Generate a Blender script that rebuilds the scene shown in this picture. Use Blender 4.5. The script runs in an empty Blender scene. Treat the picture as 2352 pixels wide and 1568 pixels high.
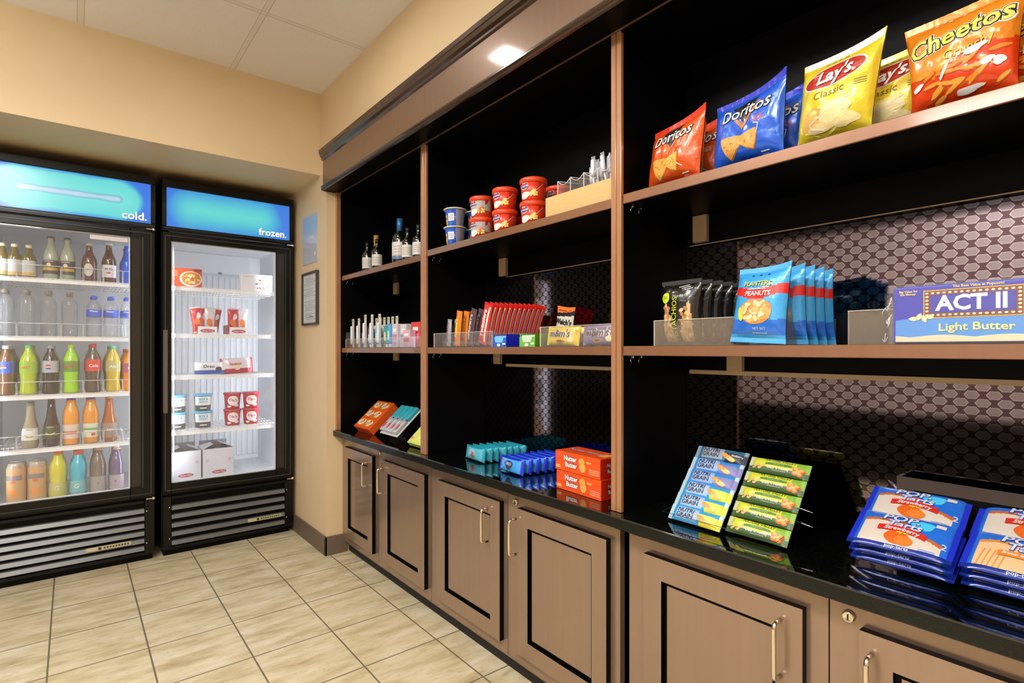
import bpy, bmesh, math, random
from mathutils import Vector, Matrix, noise
from mathutils.geometry import tessellate_polygon
random.seed(7)
S = bpy.context.scene
C = S.collection
PI = math.pi
CAMZ = 1.15
# ------------------------------------------------------------------ camera, world, light
cam_d = bpy.data.cameras.new('camera'); cam = bpy.data.objects.new('camera', cam_d); C.objects.link(cam)
cam_d.sensor_width = 36.0; cam_d.lens = 36.0*1257.0/2352.0; cam_d.shift_y = 19.0/2352.0
cam_d.clip_start = 0.02
cam.location = (0, 0, CAMZ); cam.rotation_euler = (PI/2, 0, -math.radians(38.81))
S.camera = cam
S.view_settings.view_transform = 'Standard'; S.view_settings.look = 'None'
S.view_settings.exposure = -0.06; S.view_settings.gamma = 1.0; S.view_settings.use_curve_mapping = False
w = bpy.data.worlds.new('world'); S.world = w; w.use_nodes = True
w.node_tree.nodes['Background'].inputs[0].default_value = (1, .93, .85, 1)
w.node_tree.nodes['Background'].inputs[1].default_value = 0.05

def area(name, loc, rot, sx, sy, power, col=(1, .9, .78), spread=PI):
    l = bpy.data.lights.new(name, 'AREA'); l.shape = 'RECTANGLE'; l.size = sx; l.size_y = sy
    l.energy = power; l.color = col; l.spread = spread
    o = bpy.data.objects.new(name, l); C.objects.link(o); o.location = loc; o.rotation_euler = rot
    return o
ZC = 2.61
LAMPS = [(-.55, 1.45, 40), (-.55, .2, 38), (-.55, -1.05, 34), (-1.9, .8, 30)]  # room lights added out of view
for (x, y, p) in LAMPS:
    area('ceiling_lamp', (x, y, ZC-.035), (0, 0, 0), .55, .55, p, (1, .985, .97))
area('downlight_lamp', (.50, 2.11, ZC-.02), (0, 0, 0), .14, .14, 4, (1, .95, .9))
ADDED_UPLIGHTS = [(-1.05, 2.0), (-1.05, .1)]  # unseen uplights added to brighten the ceiling
for (x, y) in ADDED_UPLIGHTS:
    area('pendant_lamp', (x, y, 2.215), (PI, 0, 0), .10, 1.2, 20, (1, .98, .96))
# fridge interior tubes
for (x, p, tx, ty) in ((-.312, 7, 0, 4.1), (.322, 11, 0, 4.1), (.424, 6, .7, 4.1), (1.048, 12, .7, 4.1)):
    o = area('fridge_tube_lamp', (x, 3.632, 1.08), (0, 0, 0), .02, 1.25, p, (.88, .94, 1), PI*.9)
    o.rotation_euler = (Vector((tx, ty, 1.08))-o.location).to_track_quat('-Z', 'Y').to_euler()

# ------------------------------------------------------------------ materials
def lin(h):
    if isinstance(h, str):
        h = h.lstrip('#'); c = [int(h[i:i+2], 16)/255 for i in (0, 2, 4)]
        return tuple(((x+.055)/1.055)**2.4 if x > .04045 else x/12.92 for x in c)
    return h
_M = {}
def mat(h, rough=.45, metal=0., spec=.5, coat=0., emit=0., name=None, bump=0., bscale=60, coatr=.1, ior=1.5):
    key = (h, rough, metal, spec, coat, emit, bump, bscale, ior)
    if key in _M: return _M[key]
    m = bpy.data.materials.new(name or ('paint_%s' % str(h).strip('#'))); m.use_nodes = True
    b = m.node_tree.nodes['Principled BSDF']; c = lin(h)
    b.inputs['Base Color'].default_value = (*c, 1); b.inputs['Roughness'].default_value = rough
    b.inputs['Metallic'].default_value = metal; b.inputs['Specular IOR Level'].default_value = spec
    b.inputs['IOR'].default_value = ior
    b.inputs['Coat Weight'].default_value = coat; b.inputs['Coat Roughness'].default_value = coatr
    if emit: b.inputs['Emission Color'].default_value = (*c, 1); b.inputs['Emission Strength'].default_value = emit
    if bump:
        n = m.node_tree.nodes; t = n.new('ShaderNodeTexNoise'); t.inputs['Scale'].default_value = bscale
        tc = n.new('ShaderNodeTexCoord'); bp = n.new('ShaderNodeBump'); bp.inputs['Strength'].default_value = bump
        bp.inputs['Distance'].default_value = .01
        L = m.node_tree.links; L.new(tc.outputs['Object'], t.inputs['Vector']); L.new(t.outputs[0], bp.inputs['Height'])
        L.new(bp.outputs[0], b.inputs['Normal'])
    _M[key] = m; return m

class NT:
    def __init__(s, name):
        s.m = bpy.data.materials.new(name); s.m.use_nodes = True; s.t = s.m.node_tree
        s.b = s.t.nodes['Principled BSDF']; s.tc = s.n('ShaderNodeTexCoord'); s.o = s.tc.outputs['Object']
        s.g = s.n('ShaderNodeNewGeometry').outputs['Position']
    def n(s, t, **k):
        x = s.t.nodes.new(t)
        for a, v in k.items(): setattr(x, a, v)
        return x
    def l(s, a, b): s.t.links.new(a, b)
    def math(s, op, a, b=None, clamp=False):
        x = s.n('ShaderNodeMath', operation=op); x.use_clamp = clamp
        for i, v in enumerate((a, b)):
            if v is None: continue
            if hasattr(v, 'links'): s.l(v, x.inputs[i])
            else: x.inputs[i].default_value = v
        return x.outputs[0]
    def noise(s, vec, scale, det=4, rough=.55):
        x = s.n('ShaderNodeTexNoise'); x.inputs['Scale'].default_value = scale; x.inputs['Detail'].default_value = det
        x.inputs['Roughness'].default_value = rough; s.l(vec, x.inputs['Vector']); return x.outputs[0]
    def ramp(s, fac, stops):
        x = s.n('ShaderNodeValToRGB'); e = x.color_ramp.elements
        while len(e) > 1: e.remove(e[-1])
        e[0].position = stops[0][0]; e[0].color = (*lin(stops[0][1]), 1)
        for p, c in stops[1:]:
            k = e.new(p); k.color = (*lin(c), 1)
        s.l(fac, x.inputs[0]); return x.outputs[0]
    def mix(s, f, a, b, mode='MIX'):
        x = s.n('ShaderNodeMix', data_type='RGBA', blend_type=mode)
        for i, v in ((0, f), (6, a), (7, b)):
            if hasattr(v, 'links'): s.l(v, x.inputs[i])
            else: x.inputs[i].default_value = v if i == 0 else (*lin(v), 1)
        return x.outputs[2]
    def mapping(s, vec, loc=(0, 0, 0), scale=(1, 1, 1), rot=(0, 0, 0)):
        x = s.n('ShaderNodeMapping'); s.l(vec, x.inputs[0])
        x.inputs['Location'].default_value = loc; x.inputs['Scale'].default_value = scale; x.inputs['Rotation'].default_value = rot
        return x.outputs[0]
    def bump(s, h, st=.2, dist=.005):
        x = s.n('ShaderNodeBump'); x.inputs['Strength'].default_value = st; x.inputs['Distance'].default_value = dist
        s.l(h, x.inputs['Height']); s.l(x.outputs[0], s.b.inputs['Normal'])
    def sep(s, v):
        x = s.n('ShaderNodeSeparateXYZ'); s.l(v, x.inputs[0]); return x.outputs

def m_wall():
    k = NT('wall_paint'); n = k.noise(k.g, 9, 3); c = k.mix(n, '#d6bd93', '#dbc49d')
    k.l(c, k.b.inputs['Base Color']); k.b.inputs['Roughness'].default_value = .5
    k.bump(k.noise(k.g, 220, 2), .12, .002); return k.m
def m_ceil():
    k = NT('ceiling_tile'); x, y, z = k.sep(k.g)
    n = k.noise(k.g, 260, 3)
    base = k.mix(n, '#dcd8d4', '#ebe8e4')
    def line(v, o, sp, wd):
        f = k.math('FRACT', k.math('DIVIDE', k.math('SUBTRACT', v, o), sp)); d = k.math('ABSOLUTE', k.math('SUBTRACT', f, .5))
        return k.math('GREATER_THAN', d, .5-wd/sp/2)
    bar = k.math('MAXIMUM', line(x, .65, .62, .024), line(y, 2.523, .62, .024))
    edge = k.math('MAXIMUM', line(x, .662, .62, .004), line(y, 2.535, .62, .004))
    edge = k.math('MAXIMUM', edge, k.math('MAXIMUM', line(x, .638, .62, .003), line(y, 2.511, .62, .003)))
    c = k.mix(bar, base, '#dfdad3'); c = k.mix(edge, c, '#c4bab0')
    k.l(c, k.b.inputs['Base Color']); k.b.inputs['Roughness'].default_value = .9
    k.bump(n, .3, .003); return k.m
def m_floor():
    k = NT('floor_tile'); br = k.n('ShaderNodeTexBrick'); br.offset = 0; br.squash = 1
    v = k.mapping(k.g, (-.231, -2.524, 0)); 
    k.l(v, br.inputs['Vector'])
    br.inputs['Scale'].default_value = 1; br.inputs['Brick Width'].default_value = .299; br.inputs['Row Height'].default_value = .32
    br.inputs['Mortar Size'].default_value = .0035; br.inputs['Mortar Smooth'].default_value = .3; br.inputs['Bias'].default_value = 0
    br.inputs['Color1'].default_value = (0, 0, 0, 1); br.inputs['Color2'].default_value = (1, 1, 1, 1); br.inputs['Mortar'].default_value = (.5, .5, .5, 1)
    n1 = k.noise(k.mapping(k.g, scale=(1, 3.2, 1), rot=(0, 0, .5)), 5, 8, .65)
    n2 = k.noise(k.mapping(k.g, scale=(1, 2.2, 1), rot=(0, 0, .4)), 26, 6, .7)
    n3 = k.noise(k.g, 2.2, 3)
    c = k.ramp(n1, [(.26, '#93805f'), (.40, '#b5a684'), (.50, '#c9bd9c'), (.68, '#dcd4bf')])
    c = k.mix(k.math('MULTIPLY', k.math('LESS_THAN', n2, .4), .35), c, '#8f7c5c')
    c = k.mix(k.math('MULTIPLY', n3, .3), c, '#cbb68a')
    bc = k.sep(br.outputs['Color'])
    c = k.mix(k.math('MULTIPLY', bc[0], .16), c, '#c8b184')
    c = k.mix(br.outputs['Fac'], c, '#6f6552')
    k.l(c, k.b.inputs['Base Color']); k.b.inputs['Roughness'].default_value = .38
    h = k.math('SUBTRACT', k.math('MULTIPLY', n2, .15), br.outputs['Fac']); k.bump(h, .25, .003); return k.m
def m_wood(name='cabinet_wood', a='#927864', b='#9c836e', metal=.5, rough=.26):
    k = NT(name); n = k.noise(k.mapping(k.g, scale=(30, 30, 1.5)), 2, 6)
    c = k.mix(n, a, b); k.l(c, k.b.inputs['Base Color'])
    k.b.inputs['Metallic'].default_value = metal; k.b.inputs['Roughness'].default_value = rough
    k.b.inputs['Coat Weight'].default_value = .6; k.b.inputs['Coat Roughness'].default_value = .1; return k.m
def m_granite():
    k = NT('black_granite'); n = k.noise(k.g, 420, 3, .7); s = k.math('GREATER_THAN', n, .66)
    c = k.mix(s, '#040504', '#4b4f44'); k.l(c, k.b.inputs['Base Color'])
    k.b.inputs['Roughness'].default_value = .045; k.b.inputs['IOR'].default_value = 2.3; k.b.inputs['Specular IOR Level'].default_value = .5
    return k.m
def m_gedge():
    k = NT('granite_edge'); n = k.noise(k.g, 300, 4, .7)
    c = k.ramp(n, [(.48, '#050605'), (.64, '#161913'), (.76, '#3c4236')]); k.l(c, k.b.inputs['Base Color'])
    k.b.inputs['Roughness'].default_value = .3; k.b.inputs['Specular IOR Level'].default_value = .35; return k.m
def m_hex():
    # dark gloss panel with a printed honeycomb
    k = NT('honeycomb_gloss_panel'); x, y, z = k.sep(k.g)
    W, H = .037, .034
    def cell(oy, oz):
        fy = k.math('SUBTRACT', k.math('FRACT', k.math('ADD', k.math('DIVIDE', y, W), oy)), .5)
        fz = k.math('SUBTRACT', k.math('FRACT', k.math('ADD', k.math('DIVIDE', z, H), oz)), .5)
        ay = k.math('MULTIPLY', k.math('ABSOLUTE', fy), W); az = k.math('MULTIPLY', k.math('ABSOLUTE', fz), H)
        return k.math('MAXIMUM', k.math('DIVIDE', az, .0088), k.math('DIVIDE', k.math('ADD', ay, k.math('MULTIPLY', az, .78)), .0142))
    d = k.math('MINIMUM', cell(0, 0), cell(.5, .5))
    c = k.ramp(k.math('MULTIPLY', d, .5), [(0, '#847e80'), (.425, '#847e80'), (.445, '#aaa2a2'), (.485, '#aaa2a2'), (.50, '#544648'), (1, '#544648')])
    k.l(c, k.b.inputs['Base Color']); k.b.inputs['Metallic'].default_value = 1
    k.b.inputs['Roughness'].default_value = .06; return k.m
def m_clear(name, col='#ffffff', f=.12, tint='#ffffff', rough=.03):
    m = bpy.data.materials.new(name); m.use_nodes = True; t = m.node_tree; N = t.nodes
    for x in list(N): N.remove(x)
    o = N.new('ShaderNodeOutputMaterial'); tr = N.new('ShaderNodeBsdfTransparent'); gl = N.new('ShaderNodeBsdfGlossy')
    df = N.new('ShaderNodeBsdfDiffuse'); df.inputs[0].default_value = (*lin(col), 1)
    tr.inputs[0].default_value = (*lin(tint), 1); gl.inputs['Roughness'].default_value = rough
    fr = N.new('ShaderNodeFresnel'); ge = N.new('ShaderNodeNewGeometry'); io = N.new('ShaderNodeMapRange')
    io.inputs['To Min'].default_value = 1.45; io.inputs['To Max'].default_value = 1/1.45; t.links.new(ge.outputs['Backfacing'], io.inputs['Value']); t.links.new(io.outputs[0], fr.inputs[0])
    m1 = N.new('ShaderNodeMixShader'); m1.inputs[0].default_value = f
    m2 = N.new('ShaderNodeMixShader')
    t.links.new(tr.outputs[0], m1.inputs[1]); t.links.new(df.outputs[0], m1.inputs[2])
    t.links.new(fr.outputs[0], m2.inputs[0]); t.links.new(m1.outputs[0], m2.inputs[1]); t.links.new(gl.outputs[0], m2.inputs[2])
    t.links.new(m2.outputs[0], o.inputs[0]); return m
def m_sign(name, x0, x1, zc, r, core):
    # backlit panel: lamp tube glowing through blue film
    k = NT(name); x, y, z = k.sep(k.g)
    q = k.math('MINIMUM', k.math('MAXIMUM', x, x0), x1); dx = k.math('SUBTRACT', x, q); dz = k.math('SUBTRACT', z, zc)
    d = k.math('SQRT', k.math('ADD', k.math('MULTIPLY', dx, dx), k.math('MULTIPLY', dz, dz)))
    d = k.math('ADD', d, k.math('MULTIPLY', k.math('SUBTRACT', k.noise(k.g, 7, 3), .5), .03))
    f = k.math('DIVIDE', d, r)
    if core: c = k.ramp(f, [(0, '#cfe4f8'), (.06, '#c4dff6'), (.11, '#78ccd8'), (.2, '#7cf0ea'), (.74, '#6ce8e4'), (.92, '#3c96ee'), (1, '#3a7cf4')])
    else: c = k.ramp(f, [(0, '#6ce8e0'), (.35, '#5ed8e2'), (.75, '#48aee8'), (1.0, '#3c84ee')])
    k.l(c, k.b.inputs['Emission Color']); k.b.inputs['Emission Strength'].default_value = .86
    k.b.inputs['Base Color'].default_value = (.02, .05, .08, 1); k.b.inputs['Roughness'].default_value = .2; return k.m

WALL = m_wall(); CEIL = m_ceil(); FLOOR = m_floor(); WOOD = m_wood(); GRAN = m_granite(); HEX = m_hex(); GEDGE = m_gedge()
EDGEW = m_wood('divider_edge_wood', '#a3734f', '#b0805c', .2, .3); SHW = m_wood('shelf_edge_wood', '#845b40', '#90674b', .3, .28)
BLACK = mat('#030303', .45, name='black_lacquer', spec=.12); INK = mat('#0a0a0a', .5, name='black_print')
FBLK = mat('#050505', .3, name='black_enamel', spec=.3); FGREY = mat('#3c3c3a', .3, metal=.4, name='dark_grey_trim')
SLAT = mat('#6e6e6c', .35, metal=.5, name='grey_slat'); STEEL = mat('#e6dccb', .22, metal=1, name='brushed_nickel')
CHROME = mat('#d8d8d8', .15, metal=1, name='chrome'); LINER = mat('#e4e8ee', .4, name='white_liner')
WIRE = mat('#f0f2f4', .35, name='white_wire'); BASEB = mat('#6a5a4c', .5, name='baseboard_vinyl')
WHITE = mat('#f2f0ec', .4, name='white_print'); ACR = m_clear('clear_acrylic', '#e8e4de', .05)
MILK = m_clear('frosted_acrylic', '#a89a86', .22); PANE = m_clear('door_glass', '#ffffff', .035, rough=.02); FILM = m_clear('clear_film', '#ffffff', .02, rough=.2)

# ------------------------------------------------------------------ geometry collector
_T = {}
def text_geo(s, size, bold, shear, space, align):
    key = (s, size, bold, shear, space, align)
    if key in _T: return _T[key]
    cu = bpy.data.curves.new('txt', 'FONT'); cu.body = s; cu.size = size; cu.offset = bold; cu.shear = shear
    cu.space_character = space; cu.align_x = align; cu.align_y = 'CENTER'; cu.resolution_u = 2; cu.fill_mode = 'FRONT'
    o = bpy.data.objects.new('txt', cu); C.objects.link(o); dg = bpy.context.evaluated_depsgraph_get()
    me = o.evaluated_get(dg).to_mesh(); V = [(v.co.x, v.co.y) for v in me.vertices]; F = [tuple(p.vertices) for p in me.polygons]
    o.evaluated_get(dg).to_mesh_clear(); bpy.data.objects.remove(o); bpy.data.curves.remove(cu)
    _T[key] = (V, F); return _T[key]
def flat(x, y, o): return (x, -o, y)

class G:
    def __init__(s): s.v = []; s.f = []; s.mi = []; s.mats = []; s.sm = []
    def mid(s, m):
        if m not in s.mats: s.mats.append(m)
        return s.mats.index(m)
    def add(s, V, F, m, smooth=False, M=None):
        b = len(s.v); i = s.mid(m)
        for p in V: s.v.append(tuple(M @ Vector(p)) if M else tuple(p))
        for f in F: s.f.append(tuple(b+k for k in f)); s.mi.append(i); s.sm.append(smooth)
        return s
    def bm(s, bm, m, smooth=False, M=None):
        bm.verts.index_update(); s.add([v.co for v in bm.verts], [[v.index for v in f.verts] for f in bm.faces], m, smooth, M); bm.free(); return s
    def box(s, x0, x1, y0, y1, z0, z1, m, bev=0., M=None, seg=1):
        bm = bmesh.new(); bmesh.ops.create_cube(bm, size=1)
        for v in bm.verts: v.co = Vector(((x0+x1)/2+v.co.x*(x1-x0), (y0+y1)/2+v.co.y*(y1-y0), (z0+z1)/2+v.co.z*(z1-z0)))
        if bev: bmesh.ops.bevel(bm, geom=bm.edges[:], offset=bev, segments=seg, affect='EDGES', profile=.5)
        return s.bm(bm, m, False, M)
    def lathe(s, prof, m, n=20, M=None, cap=True, smooth=True):
        V = []; F = []
        for (r, z) in prof:
            for k in range(n): a = 2*PI*k/n; V.append((r*math.sin(a), -r*math.cos(a), z))
        for i in range(len(prof)-1):
            for k in range(n): F.append((i*n+k, i*n+(k+1) % n, (i+1)*n+(k+1) % n, (i+1)*n+k))
        if cap: F.append(tuple(reversed(range(n)))); F.append(tuple(range((len(prof)-1)*n, len(prof)*n)))
        return s.add(V, F, m, smooth, M)
    def tube(s, pts, r, m, n=8, closed=False):
        P = [Vector(p) for p in pts]; V = []; F = []; up = Vector((0.13, .27, .95))
        for i, p in enumerate(P):
            a = P[i-1] if (i or closed) else P[i]; b = P[(i+1) % len(P)] if (i < len(P)-1 or closed) else P[i]
            d = (b-a).normalized(); u = d.cross(up)
            if u.length < .05: u = d.cross(Vector((1, 0, 0)))
            u.normalize(); w_ = d.cross(u)
            for k in range(n): t = 2*PI*k/n; V.append(p+u*(r*math.cos(t))+w_*(r*math.sin(t)))
        L = len(P)
        for i in range(L if closed else L-1):
            j = (i+1) % L
            for k in range(n): F.append((i*n+k, i*n+(k+1) % n, j*n+(k+1) % n, j*n+k))
        if not closed: F.append(tuple(reversed(range(n)))); F.append(tuple(range((L-1)*n, L*n)))
        return s.add(V, F, m, True)
    def poly(s, pts, m, F=flat, off=.0006):
        pts = [Vector((p[0], p[1], 0)) for p in pts]; st = []
        for t in tessellate_polygon([pts]):
            a, b, c = [pts[i] for i in t]; st.append((a, b, c) if (b-a).cross(c-a).z > 0 else (a, c, b))
        V = []; T = []
        while st:
            a, b, c = st.pop(); e = [(b-a).length, (c-b).length, (a-c).length]; mx = max(e)
            if mx > .012 and F is not flat:
                i = e.index(mx); a, b, c = (a, b, c) if i == 0 else (b, c, a) if i == 1 else (c, a, b)
                m_ = (a+b)/2; st += [(a, m_, c), (m_, b, c)]; continue
            k = len(V); V += [F(p.x, p.y, off) for p in (a, b, c)]; T.append((k, k+1, k+2))
        return s.add(V, T, m)
    def blob(s, cx, cy, rx, ry, m, F=flat, off=.0006, n=20, rot=0., wob=0., seed=0):
        # fan of rings so that the print follows a bulging surface
        V = [F(cx, cy, off)]; T = []; R = 3; rr = random.Random(seed); ph = rr.random()*6
        for j in range(1, R+1):
            for k in range(n):
                a = 2*PI*k/n; q = (1+wob*math.sin(3*a+ph)+wob*.6*math.sin(5*a+2*ph))*j/R
                x = rx*q*math.cos(a); y = ry*q*math.sin(a)
                V.append(F(cx+x*math.cos(rot)-y*math.sin(rot), cy+x*math.sin(rot)+y*math.cos(rot), off))
        for k in range(n): T.append((0, 1+k, 1+(k+1) % n))
        for j in range(R-1):
            for k in range(n):
                a = 1+j*n; T.append((a+k, a+n+k, a+n+(k+1) % n, a+(k+1) % n))
        return s.add(V, T, m)
    def band(s, x0, x1, fy0, fy1, m, F=flat, off=.0006, n=14, k=3):
        V = []; T = []
        for i in range(n+1):
            x = x0+(x1-x0)*i/n; a, b = fy0(x), fy1(x)
            for j in range(k+1): V.append(F(x, a+(b-a)*j/k, off))
        for i in range(n):
            for j in range(k): q = i*(k+1)+j; T.append((q, q+k+1, q+k+2, q+1))
        return s.add(V, T, m)
    def rect(s, x0, x1, y0, y1, m, F=flat, off=.0006, n=6, k=4): return s.band(x0, x1, lambda x: y0, lambda x: y1, m, F, off, n, k)
    def text(s, t, cx, cy, size, m, F=flat, off=.0012, bold=0., shear=0., rot=0., space=1., align='CENTER', sx=1., arc=0.):
        V, T = text_geo(t, size, bold*size, shear, space, align); c, q = math.cos(rot), math.sin(rot); W = []
        for (x, y) in V:
            x *= sx; y += arc*x*x; W.append((cx+x*c-y*q, cy+x*q+y*c))
        if F is flat or size < .012: return s.add([F(x, y, off) for x, y in W], T, m)
        L = .006; st = [tuple(Vector((*W[i], 0)) for i in (f[0], f[k], f[k+1])) for f in T for k in range(1, len(f)-1)]; V2 = []; T2 = []
        while st:
            a, b, c_ = st.pop(); e = [(b-a).length, (c_-b).length, (a-c_).length]; mx = max(e)
            if mx > L:
                i = e.index(mx); a, b, c_ = (a, b, c_) if i == 0 else (b, c_, a) if i == 1 else (c_, a, b)
                m_ = (a+b)/2; st += [(a, m_, c_), (m_, b, c_)]; continue
            k = len(V2); V2 += [F(p.x, p.y, off) for p in (a, b, c_)]; T2.append((k, k+1, k+2))
        return s.add(V2, T2, m)
    def build(s, name, parent=None, loc=(0, 0, 0)):
        me = bpy.data.meshes.new(name); me.from_pydata(s.v, [], s.f)
        for m in s.mats: me.materials.append(m)
        me.polygons.foreach_set('material_index', s.mi); me.polygons.foreach_set('use_smooth', s.sm); me.update()
        o = bpy.data.objects.new(name, me); C.objects.link(o); o.location = loc
        if parent: o.parent = parent
        return o
def tag(o, label, cat, group=None):
    o['label'] = label; o['category'] = cat
    if group: o['group'] = group
    return o
def empty(name, loc=(0, 0, 0), rot=(0, 0, 0)):
    o = bpy.data.objects.new(name, None); o.empty_display_size = .05; C.objects.link(o); o.location = loc; o.rotation_euler = rot; return o
def struct(o): o['kind'] = 'structure'; return o
def thing(name, parts):
    # parts: [(name, G or object builder, [(sub name, G)])]; one part -> the thing is that mesh
    if len(parts) == 1 and len(parts[0]) == 2: return parts[0][1].build(name)
    r = empty(name)
    parts = [(p[0], q, *p[2:]) for p in parts for q in (p[1] if isinstance(p[1], tuple) else (p[1],)) if q.v]
    for p in parts:
        o = p[1].build(p[0], r)
        for q in (p[2] if len(p) > 2 else []): q[1].build(q[0], o)
    return r
def copy_tree(o, parent=None):
    c = o.copy(); C.objects.link(c); c.parent = parent
    for ch in list(o.children): copy_tree(ch, c)
    return c
_P = {}
_used = set()
def put(key, builder, loc, label, cat, group=None, rot=(0, 0, -PI/2), scale=None):
    if key not in _P: _P[key] = builder()
    r = _P[key]
    if key in _used: r = copy_tree(r)
    _used.add(key); r.location = loc; r.rotation_euler = rot
    if scale: r.scale = scale
    if 'group' in r: del r['group']
    return tag(r, label, cat, group)
A = -PI/2

# ================================================================== ROOM
XW = 1.11; YN = 3.125; YP = 3.036; YB = 4.36; XB = 1.52
g = G(); g.box(-2.4, 1.7, -2.6, 4.5, -.1, 0, FLOOR); struct(g.build('floor'))
g = G(); g.box(-2.4, 1.7, -2.6, YN, ZC, ZC+.1, CEIL); struct(g.build('ceiling'))
g = G(); g.box(-2.4, 1.6, YN, 4.5, 2.146, ZC+.1, WALL); struct(g.build('wall_soffit'))
g = G(); g.box(-2.4, 1.7, YB, 4.5, 0, 2.146, WALL); struct(g.build('wall_back'))
g = G()
g.box(XW, 1.6, YP, YB, 0, 2.146, WALL); g.box(XW, 1.6, YP, YN, 2.146, ZC, WALL)      # niche side
g.box(XW, 1.6, -.10, YP, 2.262, ZC, WALL)                                          # above the shelving
g.box(XB, 1.7, -.10, YP, 0, 2.262, WALL); g.box(XW, 1.7, -2.6, -.10, 0, ZC, WALL)
struct(g.build('wall_right'))
g = G(); g.box(-2.5, -2.4, -2.6, 4.5, .62, 2.2, mat('#d2c4c4', .6, name='opposite_paint'))
g.box(-2.5, -2.4, -2.6, 4.5, 2.2, ZC, mat('#0e0c0c', .5, name='dark_header')); g.box(-2.5, -2.385, -2.6, 4.5, 0, .62, mat('#0e0c0c', .5, name='dark_wainscot'))
struct(g.build('wall_left'))
g = G(); g.box(-2.5, 1.7, -2.7, -2.6, 0, ZC, WALL); struct(g.build('wall_front'))
g = G(); g.box(XW-.012, XW, YP-.012, 4.3, 0, .105, BASEB, .002); g.box(XW-.012, 1.228, YP-.012, YP, 0, .105, BASEB, .002)
struct(g.build('baseboard_right'))

# light fittings; the square ones are added out of view to light the room
for i, (x, y, p) in enumerate(LAMPS):
    r = thing('ceiling_light', [('frame', G().box(x-.3, x+.3, y-.3, y-.28, ZC-.012, ZC, WHITE).box(x-.3, x+.3, y+.28, y+.3, ZC-.012, ZC, WHITE).box(x-.3, x-.28, y-.28, y+.28, ZC-.012, ZC, WHITE).box(x+.28, x+.3, y-.28, y+.28, ZC-.012, ZC, WHITE)),
                                ('diffuser', G().box(x-.28, x+.28, y-.28, y+.28, ZC-.006, ZC-.001, mat('#fff2dc', .5, emit=1.6, name='lit_diffuser')))])
    tag(r, ['square ceiling light nearest the fridges', 'square ceiling light beside the camera', 'square ceiling light at the room entrance', 'square ceiling light over the opposite side of the room'][i], 'ceiling light')
r = thing('downlight', [('trim_ring', G().lathe([(.085, ZC-.006), (.09, ZC-.004), (.09, ZC-.0005)], WHITE, M=Matrix.Translation((.5, 2.11, 0)))),
                        ('lens', G().lathe([(.068, ZC-.012), (.07, ZC-.0065)], mat('#fff6ea', .5, emit=2.5, name='lit_lens'), M=Matrix.Translation((.5, 2.11, 0))))])
tag(r, 'round recessed downlight in the ceiling by the fridges', 'ceiling light')
for i, (x, y) in enumerate(ADDED_UPLIGHTS):  # housings for the added uplights, outside the view
    r = thing('pendant_light', [('trough', G().box(x-.07, x+.07, y-.63, y+.63, 2.17, 2.175, WHITE).box(x-.07, x-.064, y-.63, y+.63, 2.175, 2.225, WHITE).box(x+.064, x+.07, y-.63, y+.63, 2.175, 2.225, WHITE)),
                                ('suspension_cable', G().tube([(x, y-.5, 2.175), (x, y-.5, ZC)], .002, CHROME, 6)), ('suspension_cable', G().tube([(x, y+.5, 2.175), (x, y+.5, ZC)], .002, CHROME, 6))])
    tag(r, ['white linear uplight hanging across from the fridges', 'white linear uplight hanging beside the camera'][i], 'pendant light')

# wall notices on the niche side wall (X = XW, facing -X)
def onwall(name, parts, y, z, label):
    r = thing(name, parts); r.location = (XW, y, z); r.rotation_euler = (0, 0, A); return tag(r, label, 'wall notice')
k = NT('poster_print'); x_, y_, z_ = k.sep(k.o)
c_ = k.ramp(k.math('MULTIPLY', z_, 3.4), [(0, '#b4b8c0'), (.5, '#b0b8c4'), (.62, '#9db2c8'), (.8, '#92b0cc'), (1, '#a8b8cc')]); k.l(c_, k.b.inputs['Base Color']); k.b.inputs['Roughness'].default_value = .25
PSTR = k.m
g = G().box(-.125, .125, -.004, 0, 0, .286, PSTR, .001); g.text('come', .03, .155, .034, WHITE, off=.0046, bold=.01).text('on in', .04, .128, .022, WHITE, off=.0046); g.blob(.09, .05, .01, .012, WHITE, off=.0046)
onwall('poster', [('sheet', g)], 3.302, 1.663, 'unframed pale blue poster high on the side wall beside the freezer')
g = G(); DK = mat('#3a3a34', .4, name='frame_black')
for (a, b, c, d) in ((-.13, -.118, 0, .313), (.118, .13, 0, .313), (-.118, .118, 0, .012), (-.118, .118, .301, .313)): g.box(a, b, -.018, 0, c, d, DK, .001)
p = G().box(-.118, .118, -.008, -.002, .012, .301, mat('#cfd0d4', .3, name='notice_paper'))
GR = mat('#8f9096', .5)
for i in range(24):
    if i in (5, 11, 12, 19): continue
    L = .06+.05*((i*37) % 7)/7; cx = [-.03, .0, .02][i % 3]; p.rect(cx-L, min(cx+L, .1), .276-i*.0105, .276-i*.0105+.0028, GR, off=.0086, n=1, k=1)
p.rect(-.02, .05, .045, .05, INK, off=.0086, n=1, k=1)
onwall('framed_notice', [('frame', g), ('page', p)], 3.282, 1.297, 'black framed printed notice below the blue poster on the side wall')

r = thing('storage_cabinet', [('body', G().box(-1.45, -.37, 3.60, 4.30, .06, 2.08, BLACK)), ('plinth', G().box(-1.44, -.38, 3.64, 4.29, 0, .059, BLACK)), ('door', G().box(-1.445, -.912, 3.58, 3.599, .08, 2.06, FBLK)), ('door', G().box(-.908, -.375, 3.58, 3.599, .08, 2.06, FBLK))])  # unseen cabinet added so the glossy shelf backs reflect something dark
tag(r, 'tall black storage cabinet standing beside the drinks fridge', 'cabinet')

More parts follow.
